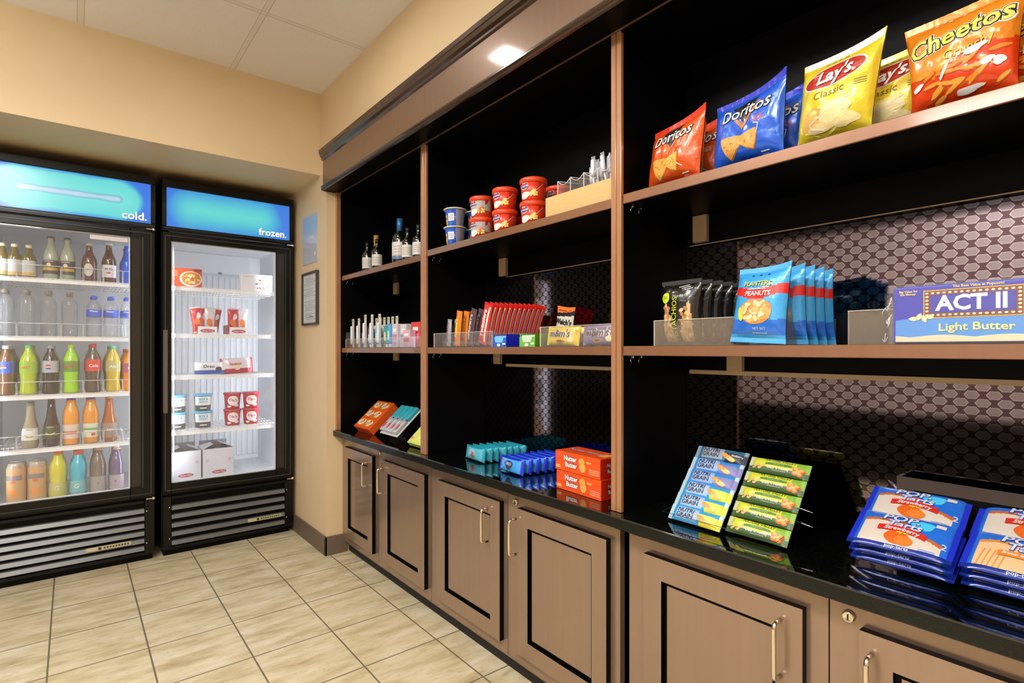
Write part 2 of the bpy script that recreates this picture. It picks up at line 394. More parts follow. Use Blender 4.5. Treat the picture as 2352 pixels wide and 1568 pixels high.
# ================================================================== BASE CABINETS
XF = 1.203; XD = 1.183; ZT = .662
def door_part(y0, y1, name='door'):
    # raised shaker door: y0 > y1 (image left to right)
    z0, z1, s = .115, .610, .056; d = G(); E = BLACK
    X0, X1, XP = XD, XF-.001, XD+.012
    def quad(a, b, c, e, m): d.add([a, b, c, e], [(0, 1, 2, 3)], m)
    O = [(y0, z0), (y1, z0), (y1, z1), (y0, z1)]; I = [(y0-s, z0+s), (y1+s, z0+s), (y1+s, z1-s), (y0-s, z1-s)]
    e = .011; I2 = [(y0-s-e, z0+s+e), (y1+s+e, z0+s+e), (y1+s+e, z1-s-e), (y0-s-e, z1-s-e)]
    for i in range(4):
        j = (i+1) % 4
        quad((X0, *O[i]), (X0, *O[j]), (X0, *I[j]), (X0, *I[i]), WOOD)
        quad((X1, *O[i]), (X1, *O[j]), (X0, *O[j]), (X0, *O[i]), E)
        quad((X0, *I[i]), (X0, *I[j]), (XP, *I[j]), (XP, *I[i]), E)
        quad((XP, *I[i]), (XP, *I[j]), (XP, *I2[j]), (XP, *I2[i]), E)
    quad((XP-.002, *I2[0]), (XP-.002, *I2[1]), (XP-.002, *I2[2]), (XP-.002, *I2[3]), WOOD)
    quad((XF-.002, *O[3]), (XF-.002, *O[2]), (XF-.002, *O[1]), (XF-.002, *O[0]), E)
    return d
def handle_part(y):
    zt, zb, pr, r = .572, .452, .030, .0048; P = [(XD, y, zt)]
    for k in range(6):
        a = PI/2*k/5; P.append((XD-pr+.012-.012*math.sin(a), y, zt-.012+.012*math.cos(a)))
    for k in range(6):
        a = PI/2*k/5; P.append((XD-pr+.012-.012*math.cos(a), y, zb+.012-.012*math.sin(a)))
    P.append((XD, y, zb)); h = G().tube(P, r, STEEL, 10); return h
UN = [(3.034, 2.049, (2.967, 2.60), (2.483, 2.074), 2.565, None), (2.046, 1.010, (1.964, 1.541), (1.445, 1.044), 1.518, 1.471), (.977, -.09, (.914, .508), (.403, -.01), .464, .427)]
for i, (ya, yb, d1, d2, mid, lk) in enumerate(UN):
    b = G()
    b.box(XF, XF+.02, mid+.0015, ya, .071, ZT, WOOD); b.box(XF, XF+.02, yb, mid-.0015, .071, ZT, WOOD)
    b.box(XF+.0205, 1.51, yb, ya, .062, ZT, BLACK)
    b.box(1.24, 1.26, yb, ya, 0, .061, mat('#0b0d12', .6, name='toe_kick'))
    b.box(1.232, 1.2395, yb, ya, .040, .050, WOOD)
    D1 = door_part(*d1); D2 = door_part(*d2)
    y1 = d1[1]+.028+.02*0; y2 = d2[0]-.012 if i != 2 else d2[0]-.022
    h1 = handle_part({0: 2.655, 1: 1.612, 2: .553}[i]); h2 = handle_part({0: 2.475, 1: 1.45, 2: .381}[i])
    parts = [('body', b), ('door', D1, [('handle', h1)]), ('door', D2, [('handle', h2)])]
    if lk:
        K = G(); M = Matrix.Translation((XF, lk, .622)) @ Matrix.Rotation(-PI/2, 4, 'Y')
        K.lathe([(.0115, 0), (.0115, .006), (.0095, .009), (.008, .0085)], STEEL, 20, M); K.box(XF-.0095, XF-.0085, lk-.0012, lk+.0012, .617, .627, INK)
        parts.append(('lock', K))
    if i == 0:
        K = G(); M = Matrix.Translation((XF, 2.545, .634)) @ Matrix.Rotation(-PI/2, 4, 'Y'); K.lathe([(.009, 0), (.009, .006), (.007, .008)], STEEL, 16, M); parts.append(('lock', K))
    r = thing('base_cabinet', parts)
    tag(r, ['two-door brown base cabinet at the pillar end of the counter', 'two-door brown base cabinet in the middle under the orange cookie boxes', 'two-door brown base cabinet nearest the camera under the blue pastry packs'][i], 'cabinet', 'base cabinets under the counter')
# worktop
g = G()
g.box(1.149, 1.51, -.098, YP-.001, .664, .697, GRAN, .003); g.box(1.1475, 1.1488, -.098, YP-.001, .667, .694, GEDGE)
g.box(1.1475, 1.150, 1.582, 1.5845, .667, .694, mat('#7c7a72', .5, name='joint_filler'))
tag(g.build('worktop'), 'polished black granite worktop running over the base cabinets', 'worktop')

# ================================================================== SHELVING
XS = 1.185; VZ = 2.035
SH = empty('shelving_unit')
tag(SH, 'dark wood wall shelving with three open bays over the granite worktop', 'shelving')
HX = G(); HX.box(1.500, 1.512, -.075, 2.09, .698, 1.57, HEX); HX.build('back_panel', SH)
HX = G(); HX.box(1.500, 1.512, 2.0905, YP-.02, .698, 2.03, BLACK); HX.box(1.500, 1.512, -.075, 2.09, 1.5705, 2.03, BLACK); HX.build('back_panel', SH)  # plain black panels stand in for the dark reflections of the gloss back
g = G(); g.box(XS, 1.515, YP-.02, YP, .698, VZ, BLACK); g.box(1.160, XS, YP-.02, YP, .698, VZ, EDGEW, .001)
g.build('end_panel', SH)
g = G(); g.box(XS, 1.515, -.098, -.076, .698, VZ, BLACK); g.box(XS-.004, XS, -.098, -.076, .698, VZ, EDGEW); g.build('end_panel', SH)
DV = [(2.066, 2.110), (.992, 1.028)]
for (a, b) in DV:
    g = G(); g.box(XS+.012, 1.499, a+.003, b-.003, .698, VZ, BLACK)
    w_ = (b-a-.006)/2; g.box(XS, XS+.012, a, a+w_+.002, .698, VZ, EDGEW, .001); g.box(XS, XS+.012, b-w_-.002, b, .698, VZ, EDGEW, .001); g.box(XS+.004, XS+.012, a+w_, b-w_, .698, VZ, BLACK)
    g.build('divider', SH)
g = G(); g.box(XS+.001, 1.499, -.075, YP-.02, 2.03, 2.05, BLACK); g.build('top_panel', SH)
BAYS = [(2.112, YP-.021), (1.030, 2.064), (-.074, .990)]
ZU = 1.576; ZM = 1.160
RAILM = mat('#c9b08c', .5, name='raw_wood_edge'); BLOCKM = mat('#c3a884', .5, name='pale_wood_block')
for bi, (a, b) in enumerate(BAYS):
    for z in ((1.566, 1.577, 1.580)[bi], ZM):
        up = z > 1.3
        g = G(); g.box(XS+.011, 1.484, a+.004, b-.004, z-.026, z, BLACK); g.box(XS+.004, XS+.011, a+.002, b-.002, z-.026, z, SHW, .0012)
        s = g.build('shelf', SH)
        zb = 1.468 if up else 1.083
        g = G(); g.box(1.485, 1.499, a, b, zb, z, BLACK)
        if bi: g.box(1.481, 1.485, a, b-(.18 if bi == 1 else .02), zb-(.006 if not up else .0015), zb+(.006 if not up else .001), RAILM)
        g.build('back_rail', s)
        yb = {0: (2.905, 2.905), 1: (1.89, 1.93), 2: (.925, .815)}[bi][0 if up else 1]
        g = G(); g.box(1.462, 1.4805, yb-.023, yb+.023, zb+.004, z-.027, BLOCKM, .002); g.build('support_block', s)
        for yy in (a+.01, b-.01):
            for xx in (1.215, 1.25):
                p = G().box(xx, xx+.006, yy-.007, yy+.007, z-.034, z-.0265, CHROME, .001); p.tube([(xx+.002, yy, z-.033), (xx-.003, yy, z-.040), (xx, yy, z-.047)], .0013, CHROME, 6); p.build('shelf_pin', s)
# valance and crown
VW = m_wood('valance_wood', '#765c49', '#806652', .4, .42)
g = G(); g.box(1.090, XS, -.099, YP, VZ, 2.245, VW)
g.box(1.089, XS-.01, -.099, YP, VZ-.001, VZ+.004, BLACK); g.build('valance', SH)
def mould(prof, name, mt):
    y0, y1 = -.099, YP+.002; V = []; F = []; n = len(prof)
    for y in (y1, y0):
        for (x, z) in prof: V.append((x, y, z))
    for i in range(n): F.append((i, (i+1) % n, n+(i+1) % n, n+i))
    F.append(tuple(range(n))); F.append(tuple(reversed(range(n, 2*n))))
    G().add(V, F, mt).build(name, SH)
DKW = m_wood('moulding_wood', '#3c2a20', '#4a372b', .4, .2)
mould([(1.089, 2.200), (1.082, 2.204), (1.082, 2.212), (1.074, 2.222), (1.070, 2.236), (1.066, 2.238), (1.066, 2.256), (1.089, 2.258), (1.105, 2.258), (1.105, 2.2)], 'crown_moulding', DKW)
mould([(1.089, 2.034), (1.082, 2.036), (1.080, 2.042), (1.083, 2.048), (1.079, 2.052), (1.079, 2.058), (1.084, 2.064), (1.0895, 2.066)], 'lower_moulding', DKW)

# ================================================================== DISPLAY FRIDGES (front plane Y = 3.55)
YF = 3.55
def fridge(x0, x1, gx0, gx1, sign, nsl, rib, shelf_z, word, hinge_x, cold):
    r = empty('display_fridge', ((x0+x1)/2, YF, 0)); ox = (x0+x1)/2
    def B(g, name, par): o = g.build(name, par, (-ox, -YF, 0)) if par is r else g.build(name, par); return o
    zt = 2.093; bk = 4.29
    g = G(); sh = .03
    g.box(x0, x0+sh, YF+.035, bk, .04, zt, FBLK); g.box(x1-sh, x1, YF+.035, bk, .04, zt, FBLK)
    g.box(x0+sh, x1-sh, bk-.03, bk, .04, zt, FBLK); g.box(x0+sh, x1-sh, YF+.035, bk-.03, 1.815, zt, FBLK); g.box(x0+sh, x1-sh, YF+.035, bk-.03, .04, .345, FBLK)
    # header surround
    hz0, hz1 = 1.835, 2.05; hx0, hx1 = (x0+.022, x1-.022)
    g.box(x0, x1, YF, YF+.034, hz1, zt, FBLK, .003); g.box(x0, x1, YF, YF+.034, 1.808, hz0, FBLK, .003)
    g.box(x0, hx0, YF, YF+.034, hz0, hz1, FBLK, .002); g.box(hx1, x1, YF, YF+.034, hz0, hz1, FBLK, .002)
    for zz in (1.822, ): g.box(x0+.01, x1-.01, YF-.003, YF, zz, zz+.004, FGREY)
    shell = B(g, 'cabinet', r)
    # white liner
    g = G(); ly = YF+.06; a, b_ = x0+.033, x1-.033; lz0, lz1 = .375, 1.80
    g.box(a, a+.006, ly, bk-.04, lz0, lz1, LINER); g.box(b_-.006, b_, ly, bk-.04, lz0, lz1, LINER)
    g.box(a+.006, b_-.006, ly, bk-.04, lz0-.008, lz0, mat('#b8bcc0', .15, name='liner_floor')); g.box(a+.006, b_-.006, ly, bk-.04, lz1, lz1+.008, LINER)
    g.box(a+.006, b_-.006, bk-.048, bk-.04, lz0, lz1, LINER)
    if rib:
        n = 17; dx = (b_-a-.012)/n
        for i in range(n): g.box(a+.008+i*dx, a+.008+i*dx+dx-.009, bk-.056, bk-.048, lz0+.03, lz1-.14, LINER, .003)
        g.box(a+.006, b_-.006, bk-.12, bk-.048, lz1-.13, lz1, LINER, .004)
        DG = mat('#7d8288', .4); g.box(.640, .675, bk-.125, bk-.12, lz1-.135, lz1-.115, DG); g.tube([(.655, bk-.13, lz1-.12), (.65, bk-.14, lz1-.2), (.64, bk-.14, lz1-.26)], .006, DG)
        g.box(.78, .80, bk-.125, bk-.12, lz1-.135, lz1-.12, DG)
    for xx in ((a+.03, b_-.036) if rib else ()): g.box(xx, xx+.006, ly+.03, ly+.036, lz0, lz1-.02, WIRE)
    lin_ = B(g, 'liner', r)
    # tube light inside
    for xx in (a+.012, b_-.02):
        t = G(); t.box(xx, xx+.008, ly+.008, ly+.02, lz0+.05, lz1-.06, mat('#e8f0ff', .4, emit=2.2, name='fridge_tube')); B(t, 'tube_light', r)
    # lit sign
    SG = m_sign('sign_'+word, *sign); g = G(); g.box(hx0, hx1, YF+.012, YF+.02, hz0, hz1, SG)
    s = B(g, 'sign_panel', r)
    g = G(); W2 = mat('#f4f6ff', .4, emit=.9, name='sign_white'); SH2 = mat('#1c4f9a', .4, emit=.25, name='sign_shadow')
    tx = hx1-.016; F = lambda x, y, o: (tx+x, YF+.012-o, 1.868+y)
    g.text(word, .0025, -.003, .058, SH2, F, .0008, .022, align='RIGHT').text(word, 0, 0, .058, W2, F, .0016, .018, align='RIGHT')
    g.build('lettering', s)
    # door frame
    dz0, dz1 = .352, 1.802; gz0, gz1 = .408, 1.755; g = G()
    g.box(x0+.002, gx0, YF, YF+.032, dz0, dz1, FBLK, .003); g.box(gx1, x1-.002, YF, YF+.032, dz0, dz1, FBLK, .003)
    g.box(gx0, gx1, YF, YF+.032, dz0, gz0, FBLK, .002); g.box(gx0, gx1, YF, YF+.032, gz1, dz1, FBLK, .002)
    for (p, q) in ((x0+.012, x0+.018), (x1-.024, x1-.018)): g.box(p, q, YF-.004, YF, dz0+.02, dz1-.02, FGREY, .001)
    g.box(x0+.02, x1-.02, YF-.004, YF, dz0+.016, dz0+.022, FGREY, .001); g.box(x0+.02, x1-.02, YF-.004, YF, dz1-.024, dz1-.018, FGREY, .001)
    g.box(gx1+.052, gx1+.058, YF-.003, YF, gz0, gz1, FGREY); g.box(gx1+.004, gx1+.046, YF-.002, YF, gz0+.01, gz1-.01, mat('#24231f', .22, name='door_inlay'))
    d = B(g, 'door', r)
    g = G(); g.box(gx0, gx1, YF+.012, YF+.017, gz0, gz1, PANE); g.build('glass', d)
    g = G(); wt = mat('#e9edf4', .4, name='white_gasket')
    g.box(gx0, gx0+.005, YF+.018, YF+.03, gz0, gz1, wt); g.box(gx1-.005, gx1, YF+.018, YF+.03, gz0, gz1, wt)
    g.box(gx0+.005, gx1-.005, YF+.018, YF+.03, gz0, gz0+.005, wt); g.box(gx0+.005, gx1-.005, YF+.018, YF+.03, gz1-.005, gz1, wt); g.build('gasket', d)
    g = G(); hx = x0+.004 if not cold else x0+.01
    g.box(hx, hx+.022, YF-.022, YF-.0005, .80, 1.26, mat('#5a5450', .35, name='handle_grey'), .004); g.build('handle', d)
    # hinges
    for zz in (.347, 1.803):
        g = G(); g.box(x1-.045, x1-.004, YF-.022, YF-.005, zz-.004, zz+.002, CHROME, .001); g.lathe([(.007, zz-.008), (.007, zz+.006)], CHROME, 12, Matrix.Translation((x1-.012, YF-.018, 0))); B(g, 'hinge', r)
    # louvre grille
    g = G(); gz = .335; zb = .052
    g.box(x0+.004, x0+.046, YF+.004, YF+.034, zb, gz, FBLK, .003); g.box(x1-.05, x1-.004, YF+.004, YF+.034, zb, gz, FBLK, .003)
    g.box(x0+.046, x1-.05, YF+.025, YF+.034, zb, gz, BLACK); g.box(x0+.046, x1-.05, YF+.006, YF+.034, gz-.016, gz, FBLK, .002)
    for xx in (x0+.036, x1-.04):
        for zz in (zb+.05, gz-.06): g.lathe([(.004, 0), (.003, .002)], STEEL, 10, Matrix.Translation((xx, YF+.004, zz)) @ Matrix.Rotation(PI/2, 4, 'X'))
    B(g, 'grille', r)
    st = (gz-.03-zb-.01)/nsl
    for i in range(nsl):
        z = zb+.012+i*st; t = G(); t.add([(x0+.047, YF+.004, z), (x1-.051, YF+.004, z), (x1-.051, YF+.012, z+.020), (x0+.047, YF+.012, z+.020), (x0+.047, YF+.022, z+.024), (x1-.051, YF+.022, z+.024), (x0+.047, YF+.020, z-.004), (x1-.051, YF+.020, z-.004)],
                                         [(0, 1, 2, 3), (3, 2, 5, 4), (6, 7, 1, 0)], SLAT); B(t, 'slat', r)
    g = G(); bx0 = x1-.05-(.215 if not cold else .25); z = zb+.012+(1 if not cold else 1.1)*st
    g.box(bx0, bx0+.19, YF-.002, YF+.003, z+.002, z+.022, mat('#cfc7a6', .35, metal=.5, name='badge')); g.box(bx0+.05, bx0+.062, YF-.004, YF-.002, z+.006, z+.018, INK)
    for i in range(9): g.box(bx0+.072+i*.0125, bx0+.080+i*.0125, YF-.004, YF-.002, z+.008, z+.017, mat('#4a463a', .5))
    B(g, 'nameplate', r)
    g = G(); g.box(x0+.01, x1-.01, YF+.02, bk, .035, .051, FBLK); g.box(x0+.012, x1-.012, YF+.05, bk-.05, .0, .034, BLACK); B(g, 'base', r)
    # wire shelves
    for z in shelf_z:
        g = G(); xa, xb = a+.012, b_-.012; y0 = ly+.045; y1 = bk-.07 if not rib else bk-.14
        g.box(xa, xb, y0, y0+.003, z-.020, z-.004, WIRE); g.box(xa, xb, y0-.002, y0+.004, z-.002, z+.001, WIRE); g.box(xa, xb, y0-.002, y0+.004, z-.023, z-.020, WIRE)
        n = 34
        for i in range(n+1):
            xx = xa+(xb-xa)*i/n; g.box(xx-.0013, xx+.0013, y0+.004, y1, z-.004, z-.001, WIRE)
        for i in range(1, 5): yy = y0+(y1-y0)*i/4; g.box(xa, xb, yy-.002, yy+.002, z-.009, z-.004, WIRE)
        if cold:  # row dividers and front stops
            for xx in ((-.218, -.1285, -.0445, .0435, .133, .214) if z < 1.4 else ()):
                g.tube([(xx, y0+.008, z), (xx, y0+.008, z+.055), (xx, y0+.3, z+.055)], .0014, WIRE, 6)
            for xx0, xx1 in ((-.30, -.215), (-.21, -.045), (-.04, .045), (.05, .13), (.135, .215), (.22, .30)):
                g.tube([(xx0, y0+.006, z), (xx0, y0+.006, z+.066), (xx1, y0+.006, z+.066), (xx1, y0+.006, z)], .0018, WIRE, 6)
        B(g, 'wire_shelf', r)
    return r
CS = [1.513, 1.218, .922, .652]; FS = [1.515, 1.243, 1.0, .680]
r = fridge(-.345, .357, -.300, .243, (-.20, .19, 1.945, .118, True), 6, False, CS, 'cold.', 0, True)
tag(r, 'black glass-door drinks fridge lit with the blue "cold." sign', 'fridge')
r = fridge(.386, 1.088, .430, .985, (.53, .90, 1.945, .125, False), 5, True, FS, 'frozen.', 0, False)
tag(r, 'black glass-door freezer beside the wall with the blue "frozen." sign', 'freezer')

# ================================================================== package builders
def Fcyl(rf, z0=0, ang=0):
    def F(x, y, o):
        R = rf(y) if callable(rf) else rf; a = x/R+ang
        return ((R+o)*math.sin(a), -(R+o)*math.cos(a), z0+y)
    return F
def pillow(W, H, D, seal=.016, side='tb', wr=.5, seed=0, pw=2.4, taper=0., lean=None, flare=0., shear=0., curl=0.):
    """bulging sealed bag; returns surface function and shape; x in [-W/2,W/2], y in [0,H], front is -Y"""
    off = Vector((seed*7.3, seed*3.1, seed*1.7))
    def depth(x, y):
        u = min(abs(2*x/W), 1)
        if side == 'tb':
            v = (y-seal)/(H-2*seal)*2-1
            if abs(v) >= 1: return .0012
            k = (1-abs(v)**3.2)**.75*(1-u**pw)**.55
        else:
            v = min(abs(2*y/H-1), 1); uu = abs(x)/(W/2-seal)
            if uu >= 1: return .0012
            k = (1-uu**4)**.6*(1-v**3.0)**.5
        n = noise.noise(Vector((x*26, y*26, 0))+off)*.11+noise.noise(Vector((x*70, y*30, 3))+off)*.05
        return .0012+D/2*max(k*(1+wr*n*2.2), 0)
    def P(x, y, o, s=-1):
        d = depth(x, y); v = 2*y/H-1; xx = x
        if side == 'tb': xx = x*(1-.055*(1-v*v)*abs(2*x/W)+taper*v)
        b = 0
        if side == 'tb' and (y < seal or y > H-seal): b = .0005*math.sin(x*700)
        yy = max(y/H, 0); q = max(x/W+.5, 0); xx += shear*yy; b += curl*q**3*yy**4
        return (xx, s*(d+o)+b, y+flare*q**3*yy**3)
    return P
def bag(W, H, D, body, seal=.016, side='tb', wr=.5, seed=0, zones=None, nx=26, ny=34, pw=2.4, taper=0., sealm=None, lean=None, back=None, **kw):
    P = pillow(W, H, D, seal, side, wr, seed, pw, taper, lean, **kw); g = G(); s = (G(), G())
    def cy(j): return H*j/ny
    V = {}; 
    def grid(sg, target_body):
        for j in range(ny):
            y0, y1 = cy(j), cy(j+1); ym = (y0+y1)/2
            for i in range(nx):
                x0, x1 = -W/2+W*i/nx, -W/2+W*(i+1)/nx; xm = (x0+x1)/2
                isS = (ym < seal or ym > H-seal) if side == 'tb' else (abs(xm) > W/2-seal)
                if isS and sealm is None: isS = False
                mm = (zones(xm, ym) if zones and sg < 0 else None) or (sealm if isS else (body if sg < 0 or back is None else back))
                q = [P(x0, y0, 0, sg), P(x1, y0, 0, sg), P(x1, y1, 0, sg), P(x0, y1, 0, sg)]
                V.setdefault((mm, (1+((ym > H/2) if side == 'tb' else (xm > 0))) if isS else 0), []).append((q, (0, 1, 2, 3) if sg < 0 else (3, 2, 1, 0)))
    grid(-1, g); grid(1, g)
    for (mm, isS), L in V.items():
        idx = {}; VV = []; FF = []
        for q, o in L:
            t = []
            for p in q:
                k = (round(p[0], 5), round(p[1], 5), round(p[2], 5))
                if k not in idx: idx[k] = len(VV); VV.append(p)
                t.append(idx[k])
            FF.append(tuple(t[n] for n in o))
        (s[isS-1] if isS else g).add(VV, FF, mm, True)
    return g, s, P
def foil(h, r=.28): return mat(h, r, metal=.12, coat=.6, bump=.3, bscale=38)
def pp(h, r=.4): return mat(h, r)
BLK = pp('#101010'); WHT = pp('#f4f2ee'); RED = pp('#c8201c'); YEL = pp('#f2d21c'); GLD = pp('#c98f2a')

# ---------------------------------------------------------------- chip bags
def tri_chip(g, cx, cy, s, rot, F, c1='#d9a54a', c2='#b87830', seed=0):
    P = []; rr = random.Random(seed)
    for k in range(3):
        a = rot+2*PI*k/3; b = rot+2*PI*(k+1)/3
        A0 = Vector((math.cos(a), math.sin(a)))*s; B0 = Vector((math.cos(b), math.sin(b)))*s
        for t in (.06, .35, .65, .94): q = A0.lerp(B0, t); q += q.normalized()*s*.09*(1 if .2 < t < .8 else -.3); P.append((cx+q.x, cy+q.y*.8))
    g.poly([(cx+(x-cx)*1.05+.001, cy+(y-cy)*1.05-.0015) for x, y in P], pp(c2), F, .0008); g.poly(P, pp(c1), F, .0014)
    for i in range(9):
        a = rr.random()*6.28; q = rr.random()*s*.5; g.blob(cx+q*math.cos(a), cy+q*.7*math.sin(a), s*.07, s*.05, pp(rr.choice([c2, '#e8c477', '#c98a3a'])), F, .0019, 7)
def nacho(body, edge, tc, seed, sub):
    def b():
        g, s, F = bag(.188, .166, .064, foil(body), .013, 'tb', .8, seed, sealm=foil(edge), ny=40, nx=34, flare=.012 if seed == 1 else .026, shear=.022 if seed == 1 else .006, curl=-.012)
        L = .006
        g.poly([(-.034+L, .134), (.030+L, .140), (.004+L, .088)], foil('#2a2a2c'), F, .0008)
        g.poly([(-.022, .108), (.006, .076), (.046, .130), (.039, .130), (.007, .087), (-.015, .109)], pp('#e8742a'), F, .0012)
        g.text('Doritos', L, .117, .036, BLK, F, .0016, .045, .15, rot=.03, sx=1.12, arc=.9)
        g.text('Doritos', L, .117, .036, WHT, F, .0024, .008, .15, rot=.03, sx=1.12, arc=.9)
        for i, t in enumerate(sub): g.text(t, .045, .094-i*.007, .0085, pp(tc), F, .001, .01)
        tri_chip(g, -.026, .050, .042, .35, F, seed=seed, c1='#dca94c' if seed == 1 else '#e0a050'); tri_chip(g, .020, .052, .034, .9, F, seed=seed+5, c1='#e3b355' if seed == 1 else '#e2a455')
        pts = [(.026, .062), (.030, .048), (.052, .034)] if seed == 1 else [(.034, .082), (.046, .078), (.040, .058)]
        for k in range(2): 
            a_, b_ = pts[k], pts[k+1]; g.poly([(a_[0], a_[1]), (b_[0], b_[1]), (b_[0]+.0022, b_[1]+.001), (a_[0]+.0022, a_[1]+.001)], WHT, F, .0012)
        g.rect(.045, .066, .018, .020, WHT, F, .001); g.rect(.045, .060, .013, .0145, WHT, F, .001)
        return thing('chip_bag', [('pouch', g), ('crimped_seal', s)])
    return b
def leanc(amount):  # one top corner folds forward
    return lambda x, y: 0
put('nacho_red', nacho('#dd5518', '#d8341c', '#f2d9c0', 1, ['NACHO', 'CHEESE']), (1.245, .868, 1.5845), 'orange-red tortilla chip bag leftmost on the top shelf of the near bay', 'snack bag', rot=(-.06, 0, A-.18))
put('nacho_red', None, (1.335, .850, 1.5845), 'orange-red tortilla chip bag hidden behind the leftmost orange-red one', 'snack bag', rot=(.02, 0, A-.1))
put('nacho_blue', nacho('#2460d8', '#2030c0', '#e05848', 2, ['COOL', 'RANCH']), (1.245, .662, 1.5845), 'blue tortilla chip bag between the orange-red and the yellow bags on the top shelf', 'snack bag', rot=(-.03, .02, A-.12))
put('nacho_blue', None, (1.325, .645, 1.5845), 'blue tortilla chip bag standing behind the front blue one', 'snack bag', rot=(.03, .015, A+.1))

def potato():
    g, s, F = bag(.156, .178, .066, foil('#e6cf34', .32), .013, 'tb', .8, 4, sealm=foil('#ddc838'), ny=44, nx=34, flare=.018, shear=.020, taper=.03)
    g.blob(.0, .128, .062, .0225, WHT, F, .0008, 26, .1); g.blob(.0, .128, .059, .0200, pp('#b02c1c'), F, .0014, 26, .1)
    g.text("Lay's", .004, .127, .033, WHT, F, .0040, .03, .25, rot=.1, sx=1.05)
    g.text('Classic', -.004, .094, .019, pp('#7a6a1c'), F, .001, .002, .12, rot=.08, sx=1.15)
    for i in range(3): g.rect(.044, .066, .102-i*.004, .1035-i*.004, pp('#8a7820'), F, .001)
    g.blob(-.005, .048, .055, .030, pp('#efe27a'), F, .0008, 20, .3, .1, 2); g.blob(-.032, .050, .026, .020, pp('#d9ab62'), F, .0012, 18, .5, .1, 5)
    g.blob(.012, .056, .033, .018, pp('#f0e3a8'), F, .0016, 18, .2, .08, 7); g.blob(.03, .036, .03, .014, pp('#eee0a0'), F, .0013, 18, -.1, .1, 3); g.blob(-.01, .032, .036, .010, pp('#e6cf94'), F, .0014, 18, .1)
    pts = [(.040, .076), (.0, .060), (-.040, .040), (-.035, .030), (-.01, .024)]
    for k in range(4): a_, b_ = pts[k], pts[k+1]; g.poly([a_, b_, (b_[0]+.001, b_[1]+.002), (a_[0]+.001, a_[1]+.002)], WHT, F, .0022)
    for i in range(4): g.blob(-.02+i*.012, .158, .004, .002, pp('#a8952a'), F, .001, 8)
    return thing('chip_bag', [('pouch', g), ('crimped_seal', s)])
put('potato', potato, (1.245, .475, 1.5845), 'yellow potato chip bag, front one of the two yellow bags on the top shelf', 'snack bag', rot=(.02, .03, A-.10))
put('potato', None, (1.318, .405, 1.5845), 'darker yellow potato chip bag peeking out behind the front yellow one', 'snack bag', rot=(.02, .02, A-.05), scale=(.98, 1, .94))

def cheese():
    def zones(x, y): return foil('#e0400f') if y < .080+.30*x+.012*math.sin(x*60) else None
    g, s, F = bag(.170, .180, .066, foil('#ea8a22'), .013, 'tb', .8, 6, sealm=foil('#ea8a22'), zones=zones, ny=44, nx=34, taper=.07, flare=.008, shear=-.002)
    g.text('Cheetos', .002, .126, .043, WHT, F, .0008, .09, .1, rot=.12, sx=1.02, space=1.02); g.text('Cheetos', .002, .126, .043, BLK, F, .0016, .062, .1, rot=.12, sx=1.02, space=1.02)
    g.text('Cheetos', .002, .126, .043, pp('#f4d65a'), F, .0024, .022, .1, rot=.12, sx=1.02, space=1.02)
    g.text('Crunchy', .020, .094, .021, pp('#a83a10'), F, .0012, .03, .1, rot=.14); g.text('Crunchy', .020, .094, .021, pp('#f6cc48'), F, .002, .006, .1, rot=.14)
    rr = random.Random(3)
    for i in range(22):
        x = rr.uniform(-.07, .07); y = rr.uniform(.018, .078)+.2*x*.5; a = rr.uniform(-.4, .9)
        g.blob(x, y, rr.uniform(.012, .022), .0042, pp('#c8500f'), F, .0009, 12, a); g.blob(x, y+.001, rr.uniform(.011, .020), .0033, pp(rr.choice(['#f2962e', '#f0a23a', '#e88420'])), F, .0015, 12, a)
    for (x, y, rx, ry, a) in ((.048, .062, .010, .006, .5), (.064, .058, .009, .008, 0), (-.062, .052, .011, .005, .5), (.02, .024, .022, .005, .1), (-.012, .066, .02, .0025, 1.1), (.03, .088, .018, .006, .2)): g.blob(x, y, rx, ry, pp('#ece6e0'), F, .0022, 14, a, .12, 4)
    for i in range(6): g.blob(-.03+i*.01, .158+.003*(i % 2), .003, .002, pp('#e8c8d8'), F, .001, 7)
    return thing('chip_bag', [('pouch', g), ('crimped_seal', s)])
put('cheese', cheese, (1.252, .262, 1.5845), 'orange cheese puff bag, front one at the right end of the top shelf', 'snack bag', rot=(.0, .02, A-.12))
put('cheese', None, (1.330, .185, 1.5845), 'red-orange cheese puff bag behind the front one at the right end of the top shelf', 'snack bag', rot=(.04, .0, A-.35))

